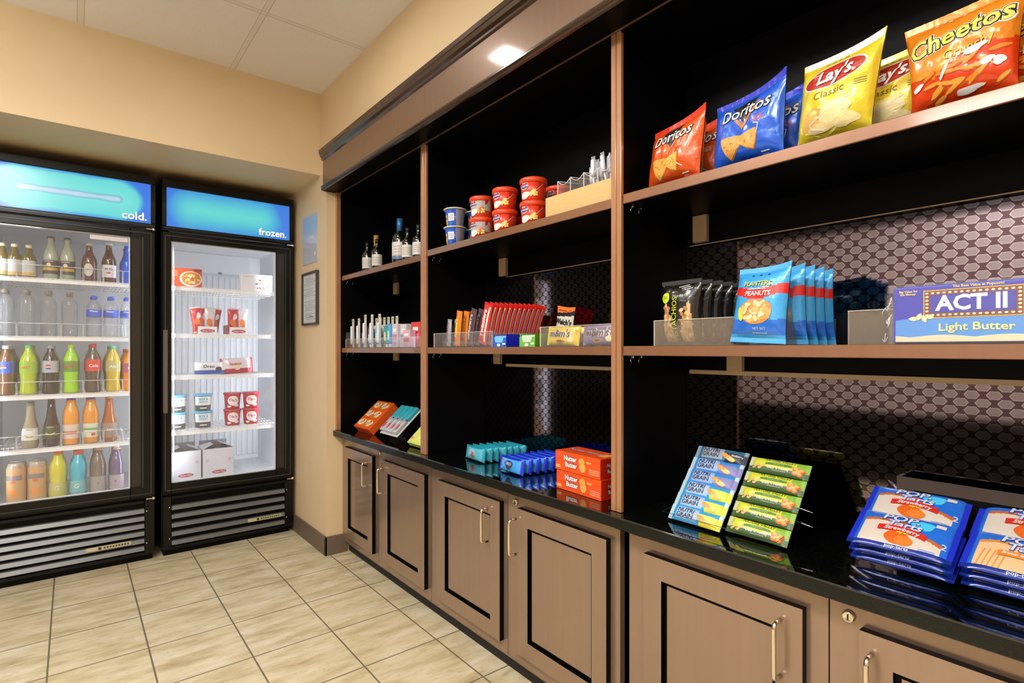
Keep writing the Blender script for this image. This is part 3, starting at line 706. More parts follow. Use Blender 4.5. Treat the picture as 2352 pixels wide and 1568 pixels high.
# ---------------------------------------------------------------- nut bags, popcorn, trays (middle shelf near bay)
ZS = ZM+.0005
def tray(W, D, H, m, front=None):
    def b():
        fh = front or H
        g = G(); t = .0025; g.box(-W/2, W/2, -t, 0, 0, fh, m); g.box(-W/2, -W/2+t, 0, D, 0, H, m); g.box(W/2-t, W/2, 0, D, 0, H, m); g.box(-W/2, W/2, D-t, D, 0, H, m); g.box(-W/2+t, W/2-t, 0, D-t, 0, .002, m)
        e = mat('#d9cdbc', .2, name='tray_edge'); g.box(-W/2, W/2, -t, 0, fh, fh+.0012, e); g.box(-W/2, -W/2+t, -t, 0, 0, fh, e); g.box(W/2-t, W/2, -t, 0, 0, fh, e)
        return thing('display_tray', [('tray', g)])
    return b
def pistachio():
    nut = pp('#cda877'); 
    def zones(x, y):
        if .012 < y < .112 and abs(x) > .010+.35*max(0, y-.03)*.8-.0 and abs(x) < .046-.14*abs(y-.055): return nut
    g, s, F = bag(.122, .170, .045, foil('#15140f', .22), .012, 'tb', .5, 8, sealm=foil('#3c3c3e', .2), zones=zones, nx=36, ny=48)
    g.text('PISTACHIOS', -.004, .070, .021, pp('#c3cc2c'), F, .0014, .0, rot=PI/2, sx=1.0)
    g.text('Wonderful', .010, .128, .0105, pp('#b8b4ac'), F, .0012, .0)
    g.blob(-.036, .125, .014, .014, pp('#b6d02a'), F, .0012, 24, 0, .03); 
    for i in range(2): g.rect(-.044, -.028, .123+i*.004, .1245+i*.004, pp('#6a8210'), F, .0018, 2, 1)
    rr = random.Random(5)
    for i in range(46):
        y = rr.uniform(.016, .10); x = rr.choice((-1, 1))*rr.uniform(.016, .040); g.blob(x, y, .007, .0045, pp(rr.choice(['#e2c79a', '#b98a55', '#a8753f', '#d6b583'])), F, .0012, 9, rr.random()*3)
    for i in range(3): g.poly([(.0+i*.01, .150-i*.004), (.03+i*.006, .154-i*.004), (.03+i*.006, .156-i*.004), (.0+i*.01, .152-i*.004)], pp('#c8c8cc'), F, .001)
    return thing('nut_bag', [('pouch', g), ('crimped_seal', s)])
for i in range(5):
    put('pist', pistachio if not i else None, (1.235+i*.042, .832-i*.004, ZS), ['black pistachio bag at the front of its row on the middle shelf', 'black pistachio bag second in its row behind the front one', 'black pistachio bag third in its row', 'black pistachio bag fourth in its row', 'black pistachio bag deepest in its row on the middle shelf'][i], 'snack bag', 'black pistachio bags on the middle shelf', rot=(.0, 0, A-.03))
def peanut():
    def zones(x, y):
        if .098-.004*math.cos(x*60)+6*x*x*.2 < y < .122-.004*math.cos(x*50)+.3*x*.1: return pp('#cf1f1a')
        if y < .018+.0: return None
        if y < .045+.12*abs(x): return foil('#2a6fd4')
    g, s, F = bag(.132, .170, .048, foil('#3fa4e4'), .012, 'tb', .5, 9, sealm=foil('#56b0ea'), zones=zones, nx=32, ny=48, taper=-.03, flare=.010, curl=-.006)
    g.text('PLANTERS', .0, .128, .0145, pp('#2a5a1c'), F, .0012, .03, sx=1.0); g.text('PLANTERS', .0, .129, .0145, pp('#e6c83a'), F, .002, .005)
    g.text('PEANUTS', .004, .107, .0145, WHT, F, .002, .015, .1); g.rect(-.02, .022, .1165, .118, WHT, F, .002)
    g.blob(.002, .068, .040, .028, pp('#c98b4a'), F, .001, 24, 0, .04, 2); rr = random.Random(2)
    for i in range(40):
        a = rr.random()*6.28; q = rr.random()**.6; g.blob(.002+.036*q*math.cos(a), .068+.024*q*math.sin(a), .008, .0045, pp(rr.choice(['#e6b878', '#dca560', '#f0cc96', '#d89a50', '#f2d8b0'])), F, .0016+.0003*rr.random(), 9, rr.random()*3)
    g.blob(-.034, .062, .007, .016, pp('#e8c53a'), F, .0022, 12, .2)
    g.text('NET WT', .012, .030, .008, pp('#a8c0e8'), F, .001, .01); g.rect(-.004, .03, .020, .0215, pp('#a8c0e8'), F, .001)
    for i in range(3): g.blob(-.02+i*.02, .150, .003, .002, pp('#1c3a8c'), F, .001, 6)
    return thing('nut_bag', [('pouch', g), ('crimped_seal', s)])
for i in range(5):
    put('pnut', peanut if not i else None, ((1.196, 1.27, 1.315, 1.36, 1.405)[i], (.612, .600, .598, .596, .594)[i], ZS+(.0015 if i else .005)), ['bright blue peanut bag leaning at the front of its row over the tray edge', 'blue peanut bag second in its row behind the front one', 'blue peanut bag third in its row', 'blue peanut bag fourth in its row', 'blue peanut bag deepest in its row on the middle shelf'][i], 'snack bag', 'blue peanut bags on the middle shelf', rot=((-.12, 0, 0, 0, 0)[i], (.05 if not i else 0), A-.12 if i == 0 else A-.03))
put('tray1', tray(.345, .27, .066, MILK), (1.212, .728, ZS), 'clear plastic tray holding the pistachio and peanut bags', 'tray')
put('tray2', tray(.36, .235, .068, MILK), (1.240, .262, ZS), 'clear plastic tray at the right end of the middle shelf under the popcorn pack', 'tray')

def popcorn():
    W, H, D = .245, .106, .03; B1 = foil('#3a3fc0'); g = G()
    g.box(-W/2, W/2, 0, D, 0, H, pp('#3a44b8'), .006, seg=2); F = flat
    g.rect(-W/2+.006, W/2-.006, .004, H-.004, pp('#2a2cb0'), F, .0006)
    g.band(-W/2+.006, W/2-.006, lambda x: .012, lambda x: .044+.010*math.cos(x*14), pp('#4690dc'), F, .001)
    g.band(-W/2+.006, W/2-.006, lambda x: .004, lambda x: .012+.004*abs(math.sin(x*34)), pp('#e6d2b0'), F, .0014, n=40)
    cx = -.005
    def rr(x0, x1, y0, y1, m, o): g.rect(x0, x1, y0, y1, m, F, o, 1, 1)
    rr(cx-.068, cx+.068, .046, .096, pp('#f0b83c'), .0018); rr(cx-.0665, cx+.0665, .0475, .0945, pp('#7a3410'), .0022); rr(cx-.058, cx+.058, .055, .087, pp('#2c2fa8'), .0026)
    for i in range(16):
        for yy in (.0515, .0905): g.blob(cx-.0625+i*.00833, yy, .0025, .0018, pp('#ffe9b8', .3), F, .0028, 10)
    for i in range(5):
        for xx in (-.0625, .0625): g.blob(cx+xx, .0585+i*.0064, .0025, .0018, pp('#ffe9b8', .3), F, .0028, 10)
    g.text('ACT II', cx, .0708, .036, pp('#e2ddec'), F, .0032, .035, sx=.98)
    g.text('Light Butter', -.0, .030, .0185, pp('#f3e48a'), F, .0022, .018, sx=1.15, arc=-.6)
    g.text('The Best Value in Popcorn!', .004, .1005, .0062, pp('#f0d860'), F, .002, .02); g.text('Big Value for', -.096, .096, .0056, pp('#f0d860'), F, .002, .02); g.text('the Money', -.097, .091, .0056, pp('#f0d860'), F, .002, .02)
    g.blob(.100, .094, .020, .013, pp('#c9e2f4'), F, .002, 20); g.text('2/$1.79', .100, .094, .009, pp('#2a3a8c'), F, .0026, .02)
    for i in range(7): g.blob(.083+.006*(i % 4), .072+.006*(i//3), .007, .005, pp('#f0dca8' if i % 2 else '#e2c07a'), F, .0026+.0002*i, 10, i, .1, i)
    g.poly([(.076, .046), (.088, .046), (.094, .070), (.080, .070)], pp('#3878b8'), F, .0024); g.poly([(.080, .046), (.084, .046), (.089, .070), (.085, .070)], pp('#e8c850'), F, .0026)
    for i in range(4): g.blob(-.088+i*.008, .046+.003*(i % 2), .007, .004, pp('#f0dca8'), F, .0024, 10, i, .1, i)
    g.text('NET WT', .085, .0085, .0065, pp('#4878c0'), F, .002, .02)
    f = G(); f.box(-W/2-.004, W/2+.004, -.0045, -.004, -.0, H+.003, FILM)
    FS2 = mat('#d8d8dc', .2, name='film_crinkle')
    r3 = random.Random(12)
    for i in range(16): x3 = -W/2-.004-.012*r3.random(); z3 = .004+(H-.008)*r3.random(); f.tube([(x3, -.003, z3), (x3+.004*r3.random(), -.004, z3+.012*r3.uniform(-1, 1)*.6), (x3+.006, -.0045, min(z3+.016*r3.random(), H))], .0005, FS2, 5)
    rr2 = random.Random(4); V = []; n = 12
    for j in range(n+1):
        for i in range(5): V.append((-W/2-.003-.005*i*1.0, .0+.008*i+rr2.uniform(-.003, .003), H*j/n*(1-.02*i)+.001))
    f.add(V, [(j*5+i, j*5+i+1, (j+1)*5+i+1, (j+1)*5+i) for j in range(n) for i in range(4)], FILM)
    return thing('popcorn_box', [('carton', g), ('shrink_film', f)])
put('popc', popcorn, (1.200, .232, ZS+.0), 'blue light butter popcorn carton in clear film at the right end of the middle shelf', 'popcorn box', rot=(0, 0, A-.03))
def leaflet():
    g = G(); g.box(-.035, .035, 0, .004, 0, .075, pp('#0c0c0c')); g.text('Thank You', 0, .036, .010, pp('#8a8a8a'), flat, .0006, rot=PI/2, bold=0); return thing('card', [('card', g)])
put('leaf', leaflet, (1.40, .497, ZS), 'small black card standing between the two trays on the middle shelf', 'card', rot=(0, 0, A-.4))

# ---------------------------------------------------------------- bars on the worktop (near bay)
ZW = .6975
def nutri(kind):
    def b():
        def zones(x, y):
            if x > .018: return pp({'a': '#d8cc2c', 'b': '#7a78b0', 'c': '#1c2634'}[kind]) if y < .030 else None
            if -.052 < x < .010 and y > .006: return pp({'a': '#9db4d8', 'b': '#8fa8d4', 'c': '#8a96a8'}[kind])
        g, s, F = bag(.150, .040, .020, foil({'a': '#3aa2dc', 'b': '#3d8ede', 'c': '#3a6c8c'}[kind]), .011, 'lr', .3, {'a': 1, 'b': 2, 'c': 3}[kind], zones=zones, nx=40, ny=14, sealm=foil('#a8c4d4' if kind != 'c' else '#7c98a8'))
        g.text('NUTRI', -.025, .0285, .0165, INK, F, .0012, .006, sx=1.0); g.text('GRAIN', -.025, .0150, .0165, INK, F, .0012, .006)
        for (x, y, rx, c) in ((.026, .016, .019, '#e0a040'), (.034, .012, .015, '#eec070'), (.020, .019, .012, '#d88c2c')): g.blob(x, y, rx, .006, pp(c), F, .0012, 14, -.35, .08, 2)
        for i in range(2): g.poly([(.018+i*.008, .017), (.019+i*.008, .017), (.024+i*.008, .012), (.023+i*.008, .012)], pp('#8c4a18'), F, .002)
        if kind == 'c': g.text('blueberry', .050, .022, .0075, WHT, F, .0014, .01, rot=-.0)
        return thing('cereal_bar', [('wrapper', g), ('crimped_end', s)])
    return b
def granola():
    def zones(x, y):
        if y < .0145: return pp('#405c32')
        if x > .045: return pp('#7fae30')
    g, s, F = bag(.150, .040, .020, foil('#d6da44'), .010, 'lr', .3, 5, zones=zones, nx=40, ny=16, sealm=foil('#c8cca0'))
    g.text('NATURE VALLEY', .004, .0345, .0105, pp('#5a7a20'), F, .0010, .02, rot=-.02); g.band(-.030, .036, lambda x: .0215, lambda x: .0285-2*(x-.003)**2, pp('#4a7a30'), F, .0012)
    g.text('CRUNCHY', .003, .0248, .0060, pp('#9cc070'), F, .0018, .01); g.text("Oats 'n Honey", .004, .0145, .0092, WHT, F, .0014, .012); g.rect(-.010, .024, .0075, .0086, pp('#a8b494'), F, .0014, 2, 1)
    for (x, y, r_) in ((.046, .020, .009), (.052, .014, .010), (.060, .018, .008), (.046, .010, .008), (.056, .008, .007)): g.blob(x, y, r_, r_*.7, pp('#c86a1c'), F, .0012, 10, 0, .1, 1); g.blob(x, y+.002, r_*.6, r_*.35, pp('#eca94c'), F, .0018, 8)
    for i in range(6): g.blob(-.058+.005*i, .010+.004*(i % 3), .005, .003, pp('#d8b070'), F, .0012, 8, i)
    return thing('granola_bar', [('wrapper', g), ('crimped_end', s)])
# tilted bar rack : a clear stand with the bars stacked up a slope
SL = math.radians(36)   # lean back of every bar
def bars(keyf, n, x0, y0, z0, dx, dy, dz, rz, labs, cat, grp):
    for i in range(n):
        k, b = keyf(i); put(k, b if k not in _P else None, (x0+dx*i, y0+dy*i, z0+dz*i), labs[i], cat, grp, rot=(-SL, 0, A+rz))
ordn = ['lowest', 'second from the bottom', 'third from the bottom', 'fourth from the bottom', 'fifth from the bottom', 'topmost']
kk = ['a', 'a', 'a', 'b', 'b', 'c']
bars(lambda i: ('nut'+kk[i], nutri(kk[i])), 6, 1.236, .800, ZW+.006, .0245, -.0, .0285, -.02, ['light blue fruit cereal bar, %s in the slanted blue stack' % o for o in ordn], 'cereal bar', 'blue cereal bars stacked on the slanted rack')
ordg = ['lowest', 'second from the bottom', 'middle', 'second from the top', 'topmost']
bars(lambda i: ('gran', granola), 5, 1.256, .648, ZW+.006, .0270, -.0, .0335, -.02, ['green and yellow oat granola bar, %s in the slanted green stack' % o for o in ordg], 'granola bar', 'green granola bars stacked on the slanted rack')
def rack():
    g = G(); W = .150; V = [(-W, .03, .0), (W, .03, .0), (W, .150, .150), (-W, .150, .150), (-W, .034, .0), (W, .034, .0), (W, .154, .150), (-W, .154, .150)]
    g.add(V, [(0, 1, 2, 3), (7, 6, 5, 4), (0, 3, 7, 4), (1, 5, 6, 2), (3, 2, 6, 7), (0, 4, 5, 1)], BLACK)
    g.tube([(-W, .03, .03), (-W-.002, -.034, .022), (W+.002, -.034, .022), (W, .03, .03)], .0008, mat('#303236', .3, name='dark_wire'), 6)
    for zz in (.055, .088): g.tube([(W-.02, .06, zz), (W+.045, .05, zz-.006)], .0012, CHROME, 6)
    return thing('bar_rack', [('rack', g)])
put('rack', rack, (1.262, .735, ZW), 'black slanted rack holding the cereal and granola bars on the worktop', 'rack')

# pastry packs
def pastry(kind):
    def b():
        W, H = .178, .105
        def zones(x, y):
            if y < .011: return foil('#16308c')
            e = .074-.004*math.sin(x*50)-max(0, x-.0)*.62
            if x > -.070 and .006 < y < e-.004 and x < .068: return pp('#cfc4b8') if kind == 's' else pp('#e6b888')
            if x > -.072 and e-.004 <= y < e+.004 and x < .070: return pp('#c8601e') if kind == 's' else pp('#d08a40')
        g, s, F = bag(W, H, .020, foil('#2a72e0'), .010, 'lr', .35, 3 if kind == 's' else 4, zones=zones, nx=70, ny=50, sealm=foil('#2434c8'))
        g.blob(.030, .078, .020, .014, pp('#4cc2f0'), F, .0008, 14, 0, .1, 2)
        for o, b_, c in ((.0012, .07, '#2450b0'), (.0022, .02, '#d6d4dc')):
            g.text('POP.', -.008, .0855, .026, pp(c), F, o, b_, .1, rot=-.03, sx=1.25); g.text('Tarts', .0, .0665, .025, pp(c), F, o, b_, .15, rot=-.03, sx=1.15)
        if kind == 's':
            g.band(-.042, .042, lambda x: .046-8*(x*x)*.5-.10*x, lambda x: .061-8*(x*x)*.5-.10*x, pp('#d02a20'), F, .0026)
            g.text('Strawberry', .0, .0525, .0135, WHT, F, .0034, .018, .12, rot=-.10, arc=-4)
            g.blob(-.004, .030, .024, .017, pp('#d8601c'), F, .0014, 18, -.3, .05, 3); g.blob(.008, .024, .016, .012, pp('#e07828'), F, .0018, 14)
            for i in range(4): g.blob(-.004+.005*i, .045, .005, .0022, pp('#e8c83a'), F, .0024, 8, i)
            for i in range(10): g.blob(-.018+.004*i, .026+.008*math.sin(i*2), .0007, .001, pp('#f4c860'), F, .0026, 6)
        else:
            g.band(-.040, .058, lambda x: .040-4*(x*x)-.16*x, lambda x: .053-4*(x*x)-.16*x, pp('#d8822c'), F, .0026)
            g.text('Brown Sugar Cinnamon', .006, .0455, .0082, WHT, F, .0034, .02, .1, rot=-.16, arc=-2)
            for i in range(5): g.poly([(-.066+i*.008, .010), (-.064+i*.008, .010), (-.058+i*.008, .052), (-.060+i*.008, .052)], pp('#e09a50'), F, .0012)
            g.band(.0, .068, lambda x: .028-.35*x, lambda x: .036-.35*x+.003*math.sin(x*300), pp('#c8761e'), F, .0016, 20)
        g.rect(.050, .066, .082, .092, pp('#d8cfc4'), F, .0012, 3, 2); g.text('2', .072, .034, .020, pp('#c8d4f0'), F, .0014, .01)
        for i in range(2): g.rect(.035, .062, .010+i*.003, .0115+i*.003, pp('#7f9ad8'), F, .0012, 2, 1)
        g.text('pop-tarts', .0, .0065, .0085, pp('#c8d0e8'), F, .0012, .02, sx=1.3)
        Fb = lambda x, y, o: (F(x, .004, 0)[0], -.006+y*.9, .0035-o)
        return thing('pastry_pack', [('wrapper', g), ('crimped_end', s)])
    return b
TP = math.radians(62)
def packs(y, x0, z0, kinds, nm):
    for i, (dx, dz, k, lab, rz) in enumerate(kinds):
        key = 'past'+k; put(key, pastry(k) if key not in _P else None, (x0+dx, y, z0+dz), lab % nm, 'pastry pack', 'blue toaster pastry packs on the worktop', rot=(-TP, 0, A+rz))
packs(.372, 1.282, ZW-.004, [(.021, .014, 's', 'blue strawberry toaster pastry pack at the bottom of the %s pile', -.02), (.0105, .033, 's', 'blue strawberry toaster pastry pack second in the %s pile', -.02), (.0, .052, 's', 'blue strawberry toaster pastry pack, front one on top of the %s pile', -.0), (.084, .090, 's', 'blue strawberry toaster pastry pack, rear raised one on the %s pile', .02)], 'left')
packs(.187, 1.290, ZW-.004, [(.021, .014, 'c', 'blue brown-sugar toaster pastry pack at the bottom of the %s pile', -.04), (.0105, .033, 'c', 'blue brown-sugar toaster pastry pack second in the %s pile', -.05), (0, .052, 'c', 'blue toaster pastry pack with tan pastry print, front top of the %s pile', -.05), (.084, .090, 's', 'blue strawberry toaster pastry pack, rear raised one on the %s pile', -.03)], 'right')
def wedge():
    g = G(); W = .18; g.add([(-W, .01, .0), (W, .01, .0), (W, .155, .0), (-W, .155, .0), (-W, .155, .060), (W, .155, .060)], [(3, 2, 1, 0), (0, 1, 5, 4), (2, 3, 4, 5), (0, 4, 3), (1, 2, 5)], BLACK); return thing('display_riser', [('riser', g)])
put('wedge', wedge, (1.335, .285, ZW), 'black sloping riser under the toaster pastry packs', 'riser')
def organizer():
    g = G(); m = mat('#3e332e', .3, coat=.3, name='smoked_acrylic')
    g.box(-.17, .17, 0, .006, 0, .168, BLACK); g.box(-.17, .17, -.002, 0, .142, .168, m); g.box(-.17, -.138, -.002, 0, 0, .142, m); g.box(.145, .17, -.002, 0, 0, .142, m); g.box(-.17, -.164, .006, .04, 0, .168, m); g.box(.164, .17, .006, .04, 0, .168, m)
    return thing('display_stand', [('stand', g)])
put('orgz', organizer, (1.452, .248, ZW), 'dark smoked stand at the back of the worktop behind the toaster pastries', 'stand')

# ---------------------------------------------------------------- middle bay worktop
def nbox():
    W, H, D = .205, .062, .10; g = G(); g.box(-W/2, W/2, 0, D, 0, H, pp('#dc4a1c', .35), .001); F = flat
    g.rect(-W/2+.001, W/2-.001, .001, H-.001, pp('#e4521c', .35), F, .0004, 1, 1)
    for o, b_, c in ((.0008, .10, '#6a3060'), (.0014, .03, '#f4ece4')):
        g.text('Nutter', -.030, .043, .021, pp(c), F, o, b_); g.text('Butter', -.026, .023, .021, pp(c), F, o, b_)
    g.blob(.022, .040, .013, .013, pp('#e8a850'), F, .0008, 18); g.blob(.026, .024, .014, .014, pp('#eeb460'), F, .0010, 18); 
    for i in range(7): g.poly([(.012+i*.004, .014), (.013+i*.004, .014), (.017+i*.004, .05), (.016+i*.004, .05)], pp('#d08a3c'), F, .0014)
    g.rect(-.099, -.078, .014, .017, pp('#f6c87c'), F, .0008, 1, 1); g.rect(-.099, -.076, .009, .012, pp('#f6c87c'), F, .0008, 1, 1); g.poly([(-.100, .046), (-.090, .056), (-.088, .050), (-.096, .042)], pp('#e0406c'), F, .0008)
    g.text('NEW', .053, .042, .009, pp('#f8d080'), F, .0008, .02)
    for i in range(3): g.rect(.055, .098, .022-i*.006, .0248-i*.006, pp('#f0a07c'), F, .0008, 1, 1)
    T = lambda x, y, o: (x, y, H+o); g.text('Nutter Butter', -.01, .05, .026, pp('#8a5a80'), T, .0008, .05); g.text('Nutter Butter', -.01, .05, .026, pp('#d8b8b0'), T, .0012, .01); g.rect(.06, .09, .03, .07, pp('#e8a850'), T, .0008, 1, 1)
    R = lambda x, y, o: (W/2+o, x, y); g.rect(.001, D-.001, .001, H-.001, pp('#c82410', .35), R, .0004, 1, 1)
    g.text('Nutter', .05, .040, .016, INK, R, .0008, .08); g.text('Nutter', .05, .040, .016, WHT, R, .0012, .01); g.text('Butter', .05, .022, .016, INK, R, .0008, .08); g.text('Butter', .05, .022, .016, WHT, R, .0012, .01)
    return thing('cookie_box', [('carton', g)])
put('nb', nbox, (1.236, 1.208, ZW), 'orange peanut butter cookie box, lower of the two stacked on the worktop', 'cookie box', 'orange cookie boxes on the worktop', rot=(0, 0, A-.06))
put('nb', None, (1.234, 1.210, ZW+.0625), 'orange peanut butter cookie box, upper of the two stacked on the worktop', 'cookie box', 'orange cookie boxes on the worktop', rot=(0, 0, A-.05))
def cookie(body, face, seed, word):
    def b():
        def zones(x, y): return foil(face) if (abs(x) < .058 and .005 < y < .048) else None
        g, s, F = bag(.150, .055, .030, foil(body), .012, 'lr', .5, seed, zones=zones, nx=30, ny=16, sealm=foil(body))
        g.blob(.0, .030, .024, .014, pp('#26386a' if word == 'OREO' else '#9ab8c8'), F, .0010, 16, 0, .05, 2)
        g.text(word, 0, .031, .014, pp('#d8d8e8' if word == 'OREO' else '#c84a3c'), F, .0018, .01); g.blob(.0, .018, .014, .008, pp('#404454' if word == 'OREO' else '#8c6040'), F, .0014, 12)
        g.blob(-.046, .040, .006, .004, pp('#d83a30'), F, .0014, 8, .6); g.rect(-.052, -.038, .010, .013, pp('#d8e4f4'), F, .0012, 1, 1)
        return thing('cookie_pack', [('wrapper', g), ('crimped_end', s)])
    return b
nth = ['front', 'second', 'third', 'fourth', 'fifth', 'sixth', 'seventh', 'eighth', 'ninth', 'tenth', 'eleventh', 'twelfth']
for i in range(7):
    put('oreo', cookie('#2034d0', '#46a4ec', 11, 'OREO'), (1.255+i*.033, 1.565-i*.004, ZW+.003), 'royal blue sandwich cookie pack, %s in the row beside the orange boxes' % nth[i], 'cookie pack', 'royal blue cookie packs on the worktop', rot=(-.16, 0, A-.05))
for i in range(7):
    put('chips', cookie('#2aa0b4', '#58b8d0', 12, 'Chips'), (1.280+i*.030, 1.832-i*.006, ZW+.003), 'turquoise cookie pack, %s in the row left of the royal blue packs' % nth[i], 'cookie pack', 'turquoise cookie packs on the worktop', rot=(-.14+.05*(i % 3), 0, A-.08+.03*(i % 2)))

# ---------------------------------------------------------------- far bay worktop: slanted candy
def crackers():
    g = G(); g.box(-.085, .085, 0, .045, 0, .17, pp('#e0501c', .3), .003, seg=2); F = flat; rr = random.Random(8)
    for i in range(3):
        y0 = .008+i*.054
        g.rect(-.078, .078, y0, y0+.048, foil('#ee7a28'), F, .001, 2, 2)
        for j in range(2):
            cx = -.038+j*.076; g.blob(cx, y0+.026, .032, .018, pp('#f0e088'), F, .0016, 14, 0, .1, i+j); g.blob(cx, y0+.026, .022, .011, pp('#c8a0c0'), F, .002, 12, .3, .1, j); g.blob(cx+.008, y0+.036, .010, .005, pp('#d84030'), F, .0024, 8); g.blob(cx-.016, y0+.014, .008, .005, pp('#6a9a40' if j else '#f4e8d0'), F, .0024, 8)
    T = lambda x, y, o: (.085+o, y, x); g.rect(.01, .16, .006, .04, foil('#e86020'), T, .0006, 2, 2)
    return thing('candy_box', [('carton', g)])
def stand(W, D, H):
    def b():
        g = G(); g.add([(-W/2, 0, 0), (W/2, 0, 0), (W/2, D, 0), (-W/2, D, 0), (-W/2, 0, .020), (W/2, 0, .020), (W/2, D, H), (-W/2, D, H)], [(3, 2, 1, 0), (0, 1, 5, 4), (4, 5, 6, 7), (2, 3, 7, 6), (0, 4, 7, 3), (1, 2, 6, 5)], BLACK); return thing('display_riser', [('riser', g)])
    return b
SB = math.radians(48)
put('crk', crackers, (1.222, 2.83, ZW+.030), 'orange six-pack candy box tilted up at the pillar end of the worktop', 'candy box', rot=(-SB, 0, A), scale=(1.16, 1, 1.17))
def gum():
    g = G(); g.box(-.088, .088, 0, .008, 0, .16, mat('#c8c8c4', .3, name='tray_grey'), .002); TEAL = mat('#38a8b8', .2, coat=.7); CLR = mat('#b8bcc0', .12, coat=1); 
    for i in range(4):
        x = -.066+i*.044; M = Matrix.Translation((x, -.011, .086)); t = G()
        g.box(-.018, .018, -.008, .011, -.002, .070, TEAL, .004, M, 2)
        M = Matrix.Translation((x, -.011, .008)); g.box(-.018, .018, -.008, .011, 0, .070, CLR, .004, M, 2)
        F = lambda a, b_, o, x=x: (x+a, -.019-o, b_); g.blob(0, .036, .009, .016, pp('#b83a58'), F, .001, 10); g.rect(.010, .013, .01, .075, WHT, F, .001, 1, 2); g.rect(-.016, .016, .07, .082, pp('#8a98a0'), F, .001, 1, 1)
    return thing('gum_display', [('pack_tray', g)])
put('gum', gum, (1.228, 2.515, ZW+.030), 'slanted tray of silver and teal mint dispensers beside the lime box', 'mint display', rot=(-SB, 0, A), scale=(1.05, 1, 1.16))
def lime():
    g = G(); g.box(-.08, .08, 0, .026, 0, .16, pp('#bcc860', .4), .003, seg=2); F = flat; g.rect(-.074, .074, .006, .154, pp('#d0d868', .35), F, .0006, 2, 2)
    g.blob(0, .10, .05, .012, pp('#e8a890'), F, .0012, 14, .5, .1, 2); g.blob(.02, .05, .05, .012, pp('#dce8a8'), F, .0012, 14, .5, .1, 4); g.rect(-.074, -.05, .02, .03, pp('#e0806c'), F, .0012, 1, 1)
    return thing('gum_box', [('carton', g)])
put('lime', lime, (1.220, 2.215, ZW+.022), 'pale lime green box tilted beside the divider on the far worktop', 'candy box', rot=(-SB, 0, A), scale=(1.1, 1, 1.16))
put('st1', stand(.19, .13, .115), (1.283, 2.815, ZW), 'black riser under the orange candy box', 'riser')
put('st2', stand(.18, .13, .115), (1.283, 2.515, ZW), 'black riser under the tray of mint dispensers', 'riser')
put('st3', stand(.16, .13, .115), (1.283, 2.215, ZW), 'black riser under the lime green box', 'riser')

# ---------------------------------------------------------------- middle bay, middle shelf: candy
def candy(W, H, body, word, tc, seed, stripe=None, sz=.02, D=.016):
    def b():
        g, s, F = bag(W, H, D, foil(body), .009, 'tb', .35, seed, sealm=foil(stripe or body), nx=12, ny=28)
        if stripe: g.rect(W*.22, W*.36, .012, H-.012, WHT, F, .001, 2, 10)
        g.text(word, -.002 if not stripe else -W*.06, H/2, sz, pp(tc), F, .0014, .03, .1, rot=PI/2-.0, sx=1.0)
        return thing('candy_bar', [('wrapper', g), ('crimped_end', s)])
    return b
rows = [('ks', candy(.034, .112, '#a8a8b0', 'CRUNCH', '#7a3048', 21, sz=.019), 1.232, 1.955, .10, 3, 'silver wrapped bar', 'silver bars'),
        ('rees', candy(.044, .142, '#ee8418', "Reese's", '#f8e24a', 22, sz=.026), 1.235, 1.895, .16, 3, 'orange peanut butter candy bar', 'orange bars'),
        ('her', candy(.040, .146, '#5a4048', "HERSHEY'S", '#d4d0d4', 23, sz=.021), 1.232, 1.800, .26, 3, 'brown and silver chocolate bar', 'chocolate bars'),
        ('twiz', candy(.058, .160, '#d4301c', 'Twizzlers', '#f2ece8', 24, '#c81c14', .028), 1.230, 1.712, .32, 12, 'red licorice pack', 'licorice packs')]
for key, b, x, y, ln, n, nm, grp in rows:
    for i in range(n):
        put(key, b if not i else None, (x+i*(.0190 if n > 5 else .03), y-i*.004, ZS+.004+math.sin(ln)*{'ks': .017, 'rees': .022, 'her': .020, 'twiz': .029}[key]), '%s, %s in its row on the middle bay shelf' % (nm, nth[i]), 'candy', grp+' on the middle shelf', rot=(-.03*i*.3, ln, A-.05))
put('tray3', tray(.42, .27, .058, ACR), (1.215, 1.835, ZS), 'clear tray holding the upright candy bars in the middle bay', 'tray')
def gumbox(c, c2, c3):
    def b():
        g = G(); m = pp(c, .35); W, D, H = .082, .16, .046
        g.box(-W/2, W/2, 0, .002, 0, .034, m); g.box(-W/2, -W/2+.002, .002, D, 0, H, m); g.box(W/2-.002, W/2, .002, D, 0, H, pp(c3, .35)); g.box(-W/2+.002, W/2-.002, D-.002, D, 0, H, m); g.box(-W/2+.002, W/2-.002, .002, D, 0, .002, m)
        F = flat; g.poly([(-.028, .034), (.028, .034), (.020, .016), (-.020, .016)], pp(c2), F, .0008); g.rect(.020, .038, .008, .014, WHT, F, .0008, 1, 1); g.blob(-.002, .007, .010, .006, pp('#e8e0dc'), F, .001, 10)
        for i in range(8): g.box(-W/2+.004, W/2-.004, .006+i*.018, .020+i*.018, .003, .040, pp(c2), .003)
        return thing('gum_box', [('carton', g)])
    return b
put('gb1', gumbox('#2a6ad0', '#7ac0f0', '#2222c8'), (1.222, 1.595, ZS), 'small open blue gum carton in front of the red licorice packs', 'gum carton')
put('gb2', gumbox('#6cb84a', '#c8d8c0', '#5a8a1c'), (1.222, 1.437, ZS), 'small open green gum carton beside the blue one', 'gum carton')
